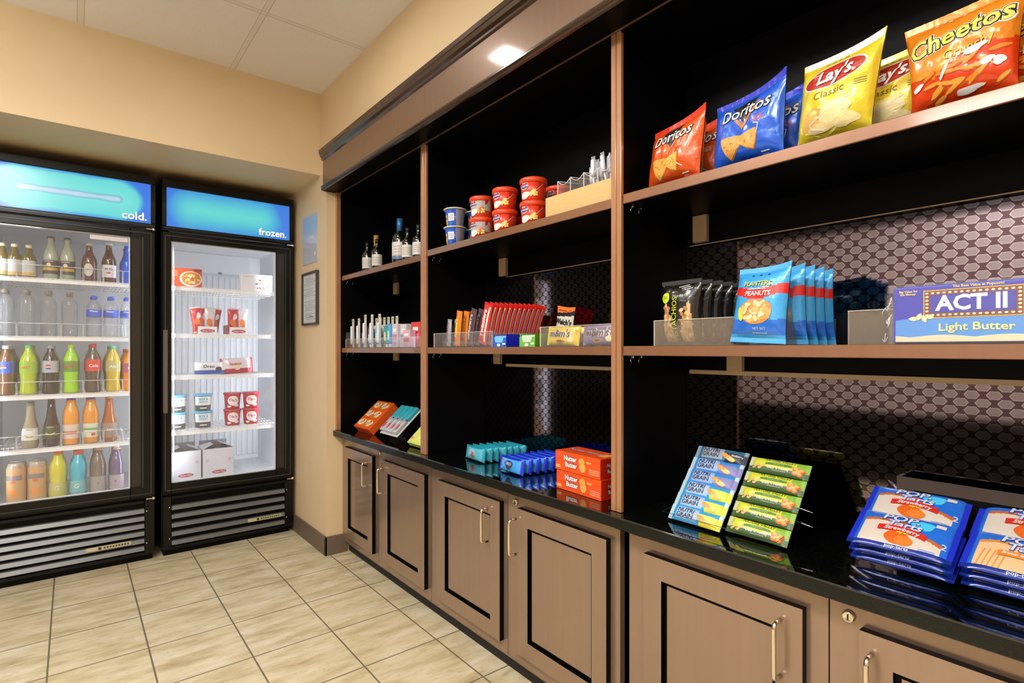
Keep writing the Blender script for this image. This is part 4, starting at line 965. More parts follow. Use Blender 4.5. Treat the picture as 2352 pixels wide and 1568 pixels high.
def mm(body, seed, word="m&m's"):
    def b():
        g, s, F = bag(.150, .062, .030, foil(body), .010, 'lr', .5, seed, nx=34, ny=18, sealm=foil(body))
        g.text(word, -.002, .036, .033, WHT, F, .0014, .05, .2, rot=-.02, sx=1.1); g.text(word, -.002, .036, .033, pp('#5c4a52'), F, .0042, .01, .2, rot=-.02, sx=1.05)
        g.blob(.0, .012, .020, .006, pp('#b88a30'), F, .0012, 12, 0, .1, 1); g.blob(.0, .013, .012, .003, pp('#7a4a20'), F, .0018, 10); g.blob(.045, .018, .012, .010, pp('#f0e0a0'), F, .0012, 10)
        return thing('candy_bag', [('wrapper', g), ('crimped_end', s)])
    return b
for i in range(3):
    put('mmy', mm('#e8c83c', 31), (1.232+i*.045, 1.272-i*.005, ZS+.003+.0*i), 'yellow candy-coated chocolate bag, %s in its row by the divider' % nth[i], 'candy bag', 'yellow candy bags', rot=(-.14, .02, A-.02))
    put('mmc', mm('#8c7c9c', 32), (1.235+i*.045, 1.112-i*.005, ZS+.003), 'purple candy-coated chocolate bag, %s in its row against the divider' % nth[i], 'candy bag', 'purple candy bags', rot=(-.12, -.02, A-.04))
put('tray4', tray(.325, .26, .064, ACR), (1.214, 1.196, ZS), 'clear tray holding the yellow and purple candy bags', 'tray')
def fruit():
    def zones(x, y):
        if y > .112+.12*x: return pp('#e0782c')
        if y > .098+.1*x: return INK
        if y < .045: return pp('#6a2050')
    g, s, F = bag(.098, .130, .022, foil('#dcd8cc'), .008, 'tb', .4, 33, zones=zones, nx=24, ny=44, sealm=foil('#d8b04a'), flare=.008)
    g.text("Welch's", 0, .078, .027, INK, F, .0020, .03, .2, sx=1.0); g.rect(-.035, .012, .116, .119, pp('#8c1c10'), F, .001, 2, 1); g.blob(.028, .118, .008, .005, pp('#d84a18'), F, .001, 8)
    return thing('fruit_snack_bag', [('pouch', g), ('crimped_seal', s)])
put('fru', fruit, (1.365, 1.405, ZS+.011), 'black and white fruit snack bag standing behind the yellow candy bags', 'candy bag', rot=(.05, .20, A-.1))

# ---------------------------------------------------------------- middle bay, top shelf: cups
ZV = 1.578
def cup(r0, r1, H, lidm, body, kind):
    def b():
        rf = lambda z: r0+(r1-r0)*z/H; F = Fcyl(rf); g = G(); g.lathe([(r0*.9, 0), (r0, .001), (r1, H)], pp(body, .3), 32)
        L = G()
        if kind == 'rim':
            L.lathe([(r1-.001, H-.002), (r1+.005, H-.001), (r1+.006, H+.002), (r1+.003, H+.004), (.0, H+.0035)], pp('#d8cfae', .35), 32)
            g.rect(-.032, -.006, .004, H-.008, pp('#2f6ac8'), F, .0006, 4, 4); g.rect(-.022, .004, .026, .056, WHT, F, .0012, 3, 3); g.blob(-.036, .022, .010, .014, pp('#e0b030'), F, .0014, 12, 0, .1, 2); g.blob(-.034, .044, .007, .008, pp('#d89a60'), F, .0014, 12)
            g.rect(.012, .052, .002, H-.004, pp('#8a8490'), F, .0008, 5, 3)
            for i in range(6): g.rect(-.019, .001, .031+i*.0036, .0325+i*.0036, pp('#8898b8'), F, .0018, 2, 1)
        else:
            L.lathe([(r1+.0005, H-.016), (r1+.003, H-.015), (r1+.003, H-.001), (r1+.001, H+.001), (r1-.004, H+.0015), (0, H+.001)], pp(lidm, .3), 32)
            c2 = '#f0e6da'
            if kind == 'grey': g.rect(-.045, .05, .024, H-.018, pp('#a8a49c'), F, .0006, 8, 3)
            g.blob(-.024, .052, .018, .014, WHT, F, .0012, 14); g.blob(-.024, .053, .0165, .0125, pp('#a82848'), F, .0018, 14); g.rect(-.041, -.007, .044, .054, pp('#3c4884'), F, .0022, 3, 1)
            g.text('BOYARDEE', -.024, .049, .0072, WHT, F, .003, .02, rot=.05); g.text('Chef', -.024, .059, .007, WHT, F, .0026, .02)
            g.blob(-.020, .020, .020, .012, pp(c2), F, .0010, 14, .2, .1, 3); rr = random.Random(3)
            for i in range(14): g.blob(.008+rr.uniform(-.014, .016), .025+rr.uniform(-.008, .010), .005, .0035, pp(rr.choice(['#f2d878', '#eec85c', '#e8b44c', '#d8602c' if kind == 'grey' else '#f4e090'])), F, .0016+.0002*i, 8, i)
            g.poly([(.020, .034), (.021, .033), (.044, .054), (.043, .055)], pp('#d8d0cc'), F, .0022); g.rect(.028, .040, .046, .062, pp('#b01c18'), F, .001, 2, 2)
        return thing('noodle_cup' if kind != 'rim' else 'pasta_cup', [('cup', g), ('lid', L)])
    return b
cR = cup(.040, .0455, .079, '#e04420', '#d83a1c', 'red'); cG = cup(.040, .0455, .079, '#e04420', '#c84a2c', 'grey'); cB = cup(.032, .043, .075, '', '#2a5cc0', 'rim')
cols = [(1.245, 1.735, 'cG', cG, 'leftmost'), (1.245, 1.588, 'cR', cR, 'middle'), (1.250, 1.435, 'cR', cR, 'rightmost')]
for x, y, k, b, nm in cols:
    for t in range(2): put(k, b if k not in _P else None, (x, y, ZV+t*.0805), 'red-lidded noodle cup, %s one of the %s front stack%s' % (('lower', 'upper')[t], nm, ', with grey label' if k == 'cG' else ''), 'noodle cup', 'red-lidded cups', rot=(0, 0, -.98))
for x, y, z, nm in ((1.385, 1.45, 0, 'lower one behind the wooden box'), (1.385, 1.45, .0805, 'upper one behind the wooden box'), (1.335, 1.66, 0, 'lower one of the hidden rear stack')):
    put('cR', None, (x, y, ZV+z), 'red-lidded noodle cup, %s' % nm, 'noodle cup', 'red-lidded cups', rot=(0, 0, -.98))
for j, (x, y) in enumerate(((1.245, 1.925), (1.345, 1.910))):
    for t in range(2): put('cB', cB if 'cB' not in _P else None, (x, y, ZV+t*.076), 'blue pasta cup with cream rim, %s of the %s stack' % (('lower', 'upper')[t], ('front', 'rear')[j]), 'pasta cup', 'blue pasta cups', rot=(0, 0, -.82))
def wbox():
    k = NT('birch_wood'); n = k.noise(k.mapping(k.o, scale=(3, 3, 60)), 6, 5); k.l(k.mix(n, '#c9a566', '#ddbf84'), k.b.inputs['Base Color']); k.b.inputs['Roughness'].default_value = .45; m = k.m
    g = G(); W, D, H = .286, .20, .074; t = .006; g.box(-W/2, W/2, 0, t, 0, H, m, .0008); g.box(-W/2, -W/2+t, t, D, 0, H, m); g.box(W/2-t, W/2, t, D, 0, H, mat('#8a6a2c', .5, name='birch_end')); g.box(-W/2+t, W/2-t, D-t, D, 0, H, m); g.box(-W/2+t, W/2-t, t, D-t, 0, .006, m); return thing('wooden_box', [('crate', g)])
put('wbox', wbox, (1.225, 1.203, ZV), 'pale birch box on the top shelf holding the cutlery organizer', 'box')
def cutlery():
    g = G(); W, D = .235, .17; n = 4; e = mat('#d0d0d4', .2, name='acrylic_edge')
    def hgt(i): return .125
    for i in range(n+1):
        x = -W/2+W*i/n; h = .118
        g.box(x-.001, x+.001, 0, D, 0, h, ACR); g.box(x-.0014, x+.0014, -.001, .001, 0, h, e); g.tube([(x, 0, h), (x, D, h+.02)], .0014, e, 6)
    for i in range(n):
        a_, b_ = -W/2+W*i/n, -W/2+W*(i+1)/n; P = [(a_+(b_-a_)*q/8, 0, .118-.016*math.sin(PI*q/8)) for q in range(9)]
        V = [(p[0], 0, 0) for p in P]+P; g.add(V, [(k_, k_+1, k_+10, k_+9) for k_ in range(8)], ACR); g.tube(P, .0013, e, 6); g.tube([(p[0], D, p[2]+.02) for p in P], .0013, e, 6)
    g.box(-W/2, W/2, 0, D, -.0, .002, ACR); return thing('cutlery_organizer', [('bin', g)])
put('cut', cutlery, (1.245, 1.190, ZV+.0065), 'clear acrylic cutlery organizer standing in the birch box', 'organizer')
def fork():
    g = G(); m = mat('#e8e8ee', .3, name='white_plastic'); g.tube([(0, 0, 0), (0, .003, .06), (0, 0, .105)], .0035, m, 8); g.tube([(0, 0, .100), (0, -.002, .118), (0, .001, .150)], .0075, m, 10)
    for s in (-1, 0, 1): g.tube([(s*.004, 0, .128), (s*.005, .003, .162)], .0014, m, 6)
    return thing('plastic_fork', [('fork', g)])
rr = random.Random(9)
for i in range(14):
    cx = (.03, .09, -.035)[0 if i < 6 else (1 if i < 12 else 2)]
    put('fork', fork, (1.26+rr.random()*.12, 1.190-cx-rr.uniform(-.018, .018), ZV+.010), 'white plastic fork standing in the clear organizer', 'fork', 'white plastic forks in the organizer', rot=(rr.uniform(-.08, .08), rr.uniform(-.16, .16), A+rr.uniform(-.6, .6)))

# ---------------------------------------------------------------- far bay: wine on the top shelf, toiletries in the middle
def wine(H, R, glassc, foilc, kind):
    def b():
        m = mat(glassc, .06, coat=1); g = G(); k = H
        prof = [(R*.7, 0), (R*.96, .003), (R, .008), (R, k*.52), (R*.93, k*.60), (R*.6, k*.68), (R*.36, k*.74), (R*.34, k*.98), (R*.38, k*.985), (R*.36, k)]
        g.lathe(prof, m, 24); L = G(); F = Fcyl(R+.0006); L.band(-R*1.5, R*1.5, lambda x: k*.10, lambda x: k*.47, pp('#cfcbc2', .5), F, .0, 16, 1)
        for i in range(4): L.rect(-R*.8, R*.8, k*(.18+.06*i), k*(.20+.06*i), pp('#9a958c'), F, .0006, 4, 1)
        if kind == 'tall': L.rect(-R*1.2, R*1.2, k*.10, k*.17, pp('#5f7ba0'), F, .0009, 6, 1)
        c = G(); c.lathe([(R*.40, k*.72 if kind == 'tall' else k*.86), (R*.42, k*1.003), (R*.3, k*1.006)], mat(foilc, .3, metal=.3), 16)
        return thing('wine_bottle', [('glass', g), ('label', L), ('foil_capsule', c)])
    return b
ZB = 1.567
wn = [(1.232, 2.765, 'ws', wine(.155, .027, '#0c100c', '#17191c', 's'), 'small dark wine bottle with white label, left one of the left pair'),
      (1.232, 2.645, 'ws', None, 'small dark wine bottle with white label, right one of the left pair'),
      (1.335, 2.880, 'wo', wine(.225, .034, '#0a0d0a', '#e0a040', 'tall'), 'dark wine bottle with orange-gold capsule behind the left pair'),
      (1.250, 2.430, 'wb', wine(.222, .037, '#081008', '#2c6a9c', 'tall'), 'tall dark wine bottle with blue capsule and cream label'),
      (1.232, 2.315, 'ws', None, 'small dark wine bottle directly right of the tall blue-capped one'),
      (1.240, 2.225, 'wm', wine(.155, .028, '#0a0a0c', '#202224', 's'), 'small dark wine bottle second right of the tall blue-capped one'),
      (1.300, 2.232, 'ww', wine(.17, .030, '#0a0c0c', '#e8e4dc', 's'), 'dark wine bottle with white cap tucked against the divider')]
for x, y, k, b, l in wn: put(k, b, (x, y, ZB), l, 'wine bottle', rot=(0, 0, -.62))
def hangcard():
    g = G(); m = pp('#d8d4c0'); g.box(-.014, .014, 0, .0015, 0, .160, m); g.box(-.014, .014, -.0006, 0, .03, .10, pp('#c8ccd4')); g.blob(0, .148, .004, .004, INK, flat, .0008, 10)
    g.box(-.009, .009, -.014, -.001, .018, .120, mat('#dfe6ec', .1, coat=1), .004); return thing('toothbrush_pack', [('card', g)])
def tube_(c, c2, H):
    def b():
        g = G(); g.box(-.016, .016, -.014, .014, .016, H, pp(c, .25), .007, seg=2); F = lambda x, y, o: (x, -.014-o, y); g.rect(-.011, .011, H*.3, H*.7, pp(c2), F, .0006, 1, 1); g.rect(-.008, .008, H*.45, H*.55, WHT, F, .001, 1, 1)
        c_ = G(); c_.lathe([(.010, 0), (.011, .014), (.009, .017)], WHT, 14); return thing('travel_tube', [('tube', g), ('cap', c_)])
    return b
def sbox(c, c2, W, H):
    def b():
        g = G(); g.box(-W/2, W/2, 0, .03, 0, H, pp(c, .35), .001); g.rect(-W*.4, W*.4, H*.3, H*.55, pp(c2), flat, .0006, 1, 1); g.rect(-W*.3, W*.3, H*.65, H*.8, WHT, flat, .0006, 1, 1)
        for i in range(3): g.rect(-W*.35, W*.3, H*(.06+.07*i), H*(.09+.07*i), pp('#8a8a98'), flat, .0006, 1, 1)
        return thing('toiletry_box', [('carton', g)])
    return b
cards = [(2.965, 0), (2.885, 0), (2.80, .025), (2.715, .02), (2.625, .018)]
for i, (y, dz) in enumerate(cards):
    put('hc', hangcard, (1.235, y, ZS+.0025), 'white carded toothbrush pack, %s from the left in the toiletry tray' % ['first', 'second', 'third', 'fourth', 'fifth'][i], 'toothbrush pack', 'carded toothbrushes in the toiletry tray', scale=(1, 1, 1+dz*4))
for i in range(6):
    put('hc', None, (1.30, 2.80-i*.048, ZS+.0025), 'white carded toothbrush pack, %s in the rear row of the toiletry tray' % nth[i].replace('front', 'first'), 'toothbrush pack', 'carded toothbrushes in the toiletry tray')
tl = [('t1', tube_('#d0503c', '#e8e0dc', .115), 2.842, 'orange-red travel tube'), ('t2', tube_('#4468b0', '#c8d4e8', .10), 2.765, 'dark blue travel tube'), ('t3', tube_('#6aa8c8', '#d8e8f0', .105), 2.675, 'pale blue travel tube'), ('t4', tube_('#3c9c8c', '#e0d890', .110), 2.575, 'green travel tube'), ('t5', tube_('#58a8d8', '#b8d8f0', .118), 2.535, 'sky blue travel tube')]
for k, b, y, l in tl: put(k, b, (1.255, y, ZS+.0025), l+' standing in the toiletry tray', 'travel toiletry')
sb = [('b1', sbox('#d8c8d8', '#c090b0', .055, .115), 2.475, 1.245, 'pale pink toiletry carton right of the sky blue tube'), ('b2', sbox('#cfd0cc', '#8098b8', .06, .112), 2.395, 1.25, 'white and blue toiletry carton in the middle of the tray'), ('b3', sbox('#d83a3c', '#e88090', .085, .118), 2.295, 1.262, 'red-orange toiletry carton at the back right of the tray'), ('b4', sbox('#d8a8b8', '#b8405c', .07, .08), 2.315, 1.225, 'low pink toiletry carton in front of the red one'), ('b5', sbox('#e0dfdc', '#c04848', .05, .13), 2.165, 1.24, 'white toiletry carton tight against the divider')]
for k, b, y, x, l in sb: put(k, b, (x, y, ZS+.0025), l, 'toiletry box')
put('tray5', tray(.85, .24, .088, ACR, .048), (1.21, 2.58, ZS), 'long clear tray of toiletries on the middle shelf of the far bay', 'tray')

# ================================================================== FRIDGE CONTENTS
def bottle(H, R, bodym, liq, capm, labc, prof, lab, prints=None, capr=.014, caph=.018, level=.86, clear=None):
    """prof: list of (r fraction, z fraction)"""
    def b():
        g = G(); P = [(R*a_, H*z_) for a_, z_ in prof]; g.lathe(P, clear or liq, 20)
        if clear: 
            li = [(max(r_-.0015, .002), z_) for r_, z_ in P if z_ <= H*level]; g.lathe([(li[0][0], li[0][1]+.002)]+li[1:], liq, 20)
        parts = [('bottle', g)]
        if lab:
            L = G(); z0, z1 = lab[0]*H, lab[1]*H
            def rf(z):
                for (r0, q0), (r1, q1) in zip(P, P[1:]):
                    if q0 <= z <= q1: return r0+(r1-r0)*(z-q0)/max(q1-q0, 1e-6)
                return R
            n = 5; L.lathe([(rf(z0+(z1-z0)*k_/n)+.0008, z0+(z1-z0)*k_/n) for k_ in range(n+1)], labc, 24, cap=False)
            if prints: prints(L, lambda x, y, o: Fcyl(lambda q: rf(q)+.0009)(x, y, o), H, R)
            parts.append(('label', L))
        if capm: c = G(); c.lathe([(capr, H-caph), (capr, H-.002), (capr-.002, H)], capm, 16); parts.append(('cap', c))
        return thing('bottle', parts)
    return b
SODA = [(.75, 0), (.95, .01), (1, .04), (.96, .12), (.86, .24), (.92, .36), (.98, .44), (.98, .66), (.86, .74), (.55, .84), (.40, .89), (.38, .97), (.36, .99)]
WATER = [(.85, 0), (1, .02), (1, .30), (.95, .34), (1, .38), (1, .72), (.9, .80), (.6, .87), (.38, .91), (.37, .99)]
BEER = [(.9, 0), (1, .02), (1, .52), (.92, .60), (.62, .72), (.42, .82), (.38, .97), (.42, .975), (.42, .99)]
MIX = [(.92, 0), (1, .02), (1, .58), (.85, .66), (.45, .76), (.40, .98)]
CURVY = [(.8, 0), (1, .02), (1, .34), (.92, .42), (.62, .62), (.48, .80), (.42, .97)]
JUICE = [(.85, 0), (1, .03), (.95, .25), (1, .45), (1, .62), (.92, .70), (.75, .80), (.6, .85), (.58, .97)]
SPORT = [(.85, 0), (1, .03), (1, .22), (.9, .36), (1, .50), (1, .66), (.85, .76), (.58, .84), (.55, .97)]
def glossy(h, r=.1): return mat(h, r, coat=.8)
CLR = m_clear('clear_bottle', '#dfe8ee', .07, rough=.06); 
def circ(c1, c2):
    def p(L, F, H, R): L.blob(0, H*.555, .013, .011, WHT, F, .0006, 16); L.band(-.012, .012, lambda x: H*.555+.002, lambda x: H*.555+math.sqrt(max(.0121**2-x*x, 0))*.85+.002, pp(c1), F, .0012, 12, 1); L.band(-.012, .012, lambda x: H*.555-.003-math.sqrt(max(.0121**2-x*x, 0))*.75, lambda x: H*.555-.003, pp(c2), F, .0012, 12, 1)
    return p
def word(t, c, sz, zf=.55, extra=None):
    def p(L, F, H, R):
        L.text(t, 0, H*zf, sz, pp(c), F, .0008, .02, .1)
        if extra: L.blob(0, H*(zf-.09), .010, .005, pp(extra), F, .0008, 10)
    return p
def oval(c1, t, c2):
    def p(L, F, H, R): L.blob(0, H*.30, .021, .034, pp(c1), F, .0006, 22); L.text(t, 0, H*.32, .010, pp(c2), F, .0014, .02)
    return p
def dark2(L, F, H, R):
    L.rect(-R*1.3, R*1.3, H*.20, H*.27, pp('#c8a23a'), F, .0006, 8, 1); L.blob(0, H*.33, .009, .010, pp('#e8d890'), F, .001, 12); L.rect(-.02, .02, H*.40, H*.42, pp('#b8b0b8'), F, .0006, 6, 1)
def leaf(L, F, H, R):
    for a_ in (-1, 1): L.blob(a_*.011, H*.27, .012, .004, pp('#d8c840'), F, .0008, 10, a_*.6)
    L.rect(-.014, .014, H*.40, H*.42, pp('#a8a880'), F, .0008, 5, 1)
SP = dict(
 tonic=('small tonic bottle with cream cap and pale label', bottle(.168, .030, None, glossy('#6a5a24'), pp('#ddd3ae'), pp('#c8ccc8'), MIX, (.06, .52), lambda L, F, H, R: L.rect(-R*1.2, R*1.2, H*.08, H*.16, pp('#d8a850'), F, .0006, 8, 1), .0135, .016)),
 seltz=('clear glass hard lemonade bottle with black and gold label', bottle(.224, .032, None, mat('#a9b29c', .1, coat=.8), pp('#4a4c50'), pp('#3a3640'), BEER, (.12, .44), dark2, .0145, .012)),
 amber=('amber beer bottle with oval white label', bottle(.206, .033, None, glossy('#5a2c14'), pp('#e4dcc8'), glossy('#5a2c14'), BEER, (.08, .50), oval('#d8d4cc', 'BEER', '#8a8a88'), .0145, .012)),
 bud=('brown beer bottle with white square label', bottle(.218, .032, None, glossy('#4c2412'), pp('#e8e4e0'), pp('#e4e0e4'), BEER, (.13, .44), word('BUD', '#303060', .017, .33, '#c83028'), .0145, .012)),
 alu=('blue aluminium beer bottle', bottle(.210, .032, None, mat('#1c5ce0', .2, metal=.5), mat('#2040c0', .3), None, BEER, None, None, .0145, .012)),
 smart=('clear water bottle with small dark print', bottle(.235, .034, None, CLR, mat('#7c746c', .3), None, WATER, None, None, .0150, .020)),
 water=('clear water bottle with blue cap and blue label', bottle(.222, .032, None, CLR, mat('#2a58d0', .3), pp('#2c5cd0'), WATER, (.50, .66), word('Water', '#e8f0ff', .014, .62), .0155, .016)),
 diet=('cola bottle with silver cap and blue globe label', bottle(.250, .0345, None, glossy('#6a4428'), pp('#c8ccd0'), pp('#3a58c0'), SODA, (.44, .68), circ('#e05a20', '#3858c8'))),
 lemon=('yellow-green citrus soda bottle with pale green cap', bottle(.252, .036, None, mat('#b8cc20', .15, coat=.8), pp('#58d080'), pp('#a0c838'), SODA, (.44, .66), word('MIST', '#e06030', .017))),
 cola=('dark cola bottle with grey cap and globe label', bottle(.252, .0345, None, glossy('#24100c'), pp('#a8b4bc'), pp('#b8bcc8'), SODA, (.44, .68), circ('#d83c20', '#2c50b8'))),
 dew=('bright lime soda bottle with lime cap', bottle(.256, .0355, None, mat('#a4e010', .15, coat=.8), pp('#c0e040'), pp('#6c9430'), SODA, (.44, .66), word('DEW', '#c8404c', .020))),
 coke=('cola bottle with red cap and red label', bottle(.260, .0345, None, glossy('#54443c'), pp('#e02840'), pp('#d83c30'), SODA, (.44, .68), word('Cola', '#f4e8e8', .022))),
 twist=('golden ginger ale bottle with mint green cap', bottle(.250, .0345, None, mat('#c8b030', .15, coat=.8), pp('#5cd0a0'), pp('#b8b878'), SODA, (.44, .66), word('Ale', '#f0f4e8', .022))),
 orng=('orange soda bottle with orange cap at the door edge', bottle(.232, .0345, None, mat('#e88820', .15, coat=.8), pp('#e87030'), pp('#b06080'), SODA, (.44, .66), word('O', '#f4e0c8', .022))),
 gold=('clear glass tea bottle with gold leaf print', bottle(.228, .033, None, mat('#a89c80', .1, coat=.9), mat('#8c8478', .3), None, CURVY, (.18, .44), leaf, .0145, .012)),
 dtea=('dark glass tea bottle with gold leaf label', bottle(.245, .034, None, glossy('#38241a'), mat('#3c3834', .3), pp('#4c5030'), CURVY, (.18, .44), leaf, .0145, .012)),
 juice=('orange juice bottle with blue cap and white label', bottle(.243, .035, None, mat('#f0a030', .2, coat=.7), pp('#3848e8'), pp('#e4d4cc'), JUICE, (.14, .44), lambda L, F, H, R: L.rect(-R, R, H*.24, H*.30, pp('#e07830'), F, .0006, 6, 1), .020, .032)),
 juice2=('orange juice bottle with blue cap and green-red label', bottle(.242, .035, None, mat('#e89a30', .2, coat=.7), pp('#3444e0'), pp('#dce0d0'), JUICE, (.14, .44), lambda L, F, H, R: (L.rect(-R, R, H*.30, H*.34, pp('#78b060'), F, .0006, 6, 1), L.blob(.012, H*.20, .010, .008, pp('#d84830'), F, .0008, 10)), .020, .032)),
 tea=('amber iced tea bottle with silver label', bottle(.243, .034, None, glossy('#a85c20'), mat('#c8a890', .3), pp('#9a8880'), CURVY, (.10, .42), word('TEA', '#e8d8c0', .017, .27), .0145, .012)),
 frap=('short coffee drink can with orange print', bottle(.205, .037, None, mat('#c0b0a0', .2, metal=.3), mat('#d8d0c8', .2, metal=.5), pp('#d0a068'), [(.85, 0), (1, .02), (1, .90), (.88, .96), (.86, .99)], (.05, .88), lambda L, F, H, R: (L.blob(0, H*.30, .018, .018, pp('#e89038'), F, .0006, 14, 0, .1, 2), L.rect(-R, R, H*.60, H*.72, pp('#8a7c80'), F, .0006, 6, 1), L.blob(0, H*.56, .012, .008, pp('#d86838'), F, .001, 10)), .031, .004)),
 spy=('yellow sports drink bottle with orange cap', bottle(.248, .0375, None, mat('#d4d020', .15, coat=.7), pp('#f07028'), pp('#c8c468'), SPORT, (.10, .36), word('G', '#e8e4d8', .03, .24), .021, .022)),
 spb=('light blue sports drink bottle with orange cap', bottle(.243, .0365, None, mat('#30b8d8', .15, coat=.7), pp('#f06028'), pp('#78c0c4'), SPORT, (.10, .36), word('G', '#d8f0f0', .03, .24), .021, .022)),
 vit=('smoky brown vitamin drink bottle with pale cap', bottle(.241, .035, None, mat('#76645c', .12, coat=.8), pp('#e8b8a0'), pp('#a8a49c'), JUICE, (.08, .40), word('V', '#6c7c70', .02, .25), .0175, .018)),
 vitp=('smoky purple vitamin drink bottle with pale cap', bottle(.236, .034, None, mat('#66587c', .12, coat=.8), pp('#e8c8bc'), pp('#b8a8b4'), JUICE, (.08, .40), word('V', '#6c5c80', .02, .25), .0175, .018)))
def smartprint(): pass
rows = [(CS[0], [('tonic', -.271), ('tonic', -.224), ('tonic', -.170), ('seltz', -.085), ('seltz', -.018), ('amber', .073), ('bud', .158), ('alu', .240)], 2),
        (CS[1], [('smart', -.262), ('smart', -.180), ('smart', -.094), ('smart', -.009), ('water', .093), ('water', .168), ('water', .243)], 2),
        (CS[2], [('diet', -.256), ('lemon', -.171), ('cola', -.086), ('dew', -.003), ('coke', .090), ('twist', .176), ('orng', .252)], 5),
        (CS[3], [('gold', -.165), ('dtea', -.083), ('juice', -.003), ('juice2', .080), ('tea', .160)], 2),
        (.3755, [('frap', -.218), ('frap', -.138), ('spy', -.056), ('spb', .027), ('vit', .110), ('vitp', .192)], 2)]
sname = ['top', 'second', 'third', 'fourth', 'bottom']
for ri, (z, its, deep) in enumerate(rows):
    for ci, (k, x) in enumerate(its):
        lab, b = SP[k]; same = [q for q in its if q[0] == k]; which = ''
        if len(same) > 1:
            xs = sorted(q[1] for q in same); which = ', %s' % (['leftmost', 'centre-left', 'centre-right', 'rightmost'] if len(xs) == 4 else ['left', 'middle', 'right'] if len(xs) == 3 else ['left', 'right'])[xs.index(x)]
        for d in range(deep):
            yy = 3.705+d*(.078 if k not in ('tonic',) else .07)
            if ri == 4: yy += .0
            rz = random.Random(ri*50+ci*7+d).uniform(-.25, .05)
            lb = '%s, %s in row, %s shelf%s' % (lab, nth[d], sname[ri], which)
            put('B'+k, b if 'B'+k not in _P else None, (x, yy, z), lb, 'bottle' if k != 'frap' else 'can', 'drinks on the %s shelf of the fridge' % sname[ri], rot=(0, 0, rz-.05))
def pricecard():
    g = G(); g.box(-.055, .055, 0, .001, 0, .022, pp('#d8d0d0')); return thing('price_card', [('card', g)])
put('pcard', pricecard, (.152, YF+.0105, 1.722), 'blank white strip stuck at the top of the drinks fridge glass', 'card', rot=(0, 0, 0), scale=(1.45, 1, 1))

# freezer contents
def meal():
    g = G(); W, H = .16, .118; g.box(-W/2, W/2, 0, .04, 0, H, pp('#c8451c', .3), .001); F = flat; rr = random.Random(6)
    g.blob(.022, .056, .058, .046, pp('#e8dcc8'), F, .0006, 26); g.blob(.024, .058, .050, .040, pp('#c8782c'), F, .001, 24)
    for i in range(40): a_ = rr.random()*6.28; q = rr.random()**.6; g.blob(.026+.042*q*math.cos(a_), .062+.032*q*math.sin(a_), .009, .006, pp(rr.choice(['#e8c878', '#d8a850', '#b8501c', '#f0dca0', '#c86a2c'])), F, .0014+.00002*i, 8, rr.random()*3)
    for i in range(3): g.rect(-.076, -.045, .094-i*.012, .099-i*.012, pp('#e89a70'), F, .0008, 1, 1)
    g.rect(.04, .079, .10, .116, pp('#9c2410'), F, .0008, 1, 1); return thing('frozen_meal', [('carton', g)])
put('meal', meal, (.530, 3.735, FS[0]), 'red-orange frozen meal carton on the top shelf of the freezer', 'frozen meal', rot=(0, 0, 0))
def meal2():
    g = G(); W, H = .185, .112; g.box(-W/2, W/2, 0, .04, 0, H, pp('#f0eef0', .3), .001); F = flat; rr = random.Random(7)
    for i in range(16): g.blob(.028+rr.uniform(-.035, .04), .048+rr.uniform(-.03, .03), rr.uniform(.004, .011), .004, pp(rr.choice(['#c84048', '#a82838', '#e8c8b8', '#8a5a40'])), F, .0008+.0001*i, 8, rr.random()*3)
    for i in range(2): g.rect(-.08, -.02, .098-i*.006, .100-i*.006, pp('#b8b8bc'), F, .0008, 1, 1)
    return thing('frozen_meal', [('carton', g)])
put('meal2', meal2, (.915, 3.72, FS[0]), 'white frozen meal carton on the top shelf of the freezer', 'frozen meal', rot=(0, 0, 0))
put('meal2', None, (.925, 3.80, FS[0]), 'white frozen meal carton behind the front white one', 'frozen meal', rot=(0, 0, 0))
def caddy():
    g = G(); W, D, H = .105, .18, .048; m = pp('#f0eef0'); g.box(-W/2, W/2, 0, .002, 0, H, m); g.box(-W/2, -W/2+.002, .002, D, 0, H*1.3, pp('#a82c38')); g.box(W/2-.002, W/2, .002, D, 0, H, m); g.box(-W/2+.002, W/2-.002, D-.002, D, 0, H, m); g.box(-W/2+.002, W/2-.002, .002, D, 0, .002, m)
    g.blob(0, .022, .040, .011, pp('#b83048'), flat, .0008, 20); g.text("Häagen-Dazs", 0, .022, .0115, WHT, flat, .0014, .01); return thing('ice_cream_caddy', [('carton', g)])
for x, nm in ((.642, 'left'), (.815, 'right')):
    put('cad', caddy, (x, 3.745, FS[1]), 'white open carton with red oval logo, %s one on the second freezer shelf' % nm, 'carton', rot=(0, 0, 0))
def icebar(c):
    def b():
        g, s, F = bag(.062, .155, .022, foil(c), .010, 'tb', .5, 41, nx=12, ny=20, sealm=foil('#d8d0d4'))
        g.blob(0, .06, .016, .03, pp('#e8762c'), F, .001, 12, .3, .1, 2); g.blob(.01, .10, .012, .02, pp('#e8d8d8'), F, .001, 12, -.3, .1, 3); return thing('ice_cream_bar', [('wrapper', g), ('crimped_end', s)])
    return b
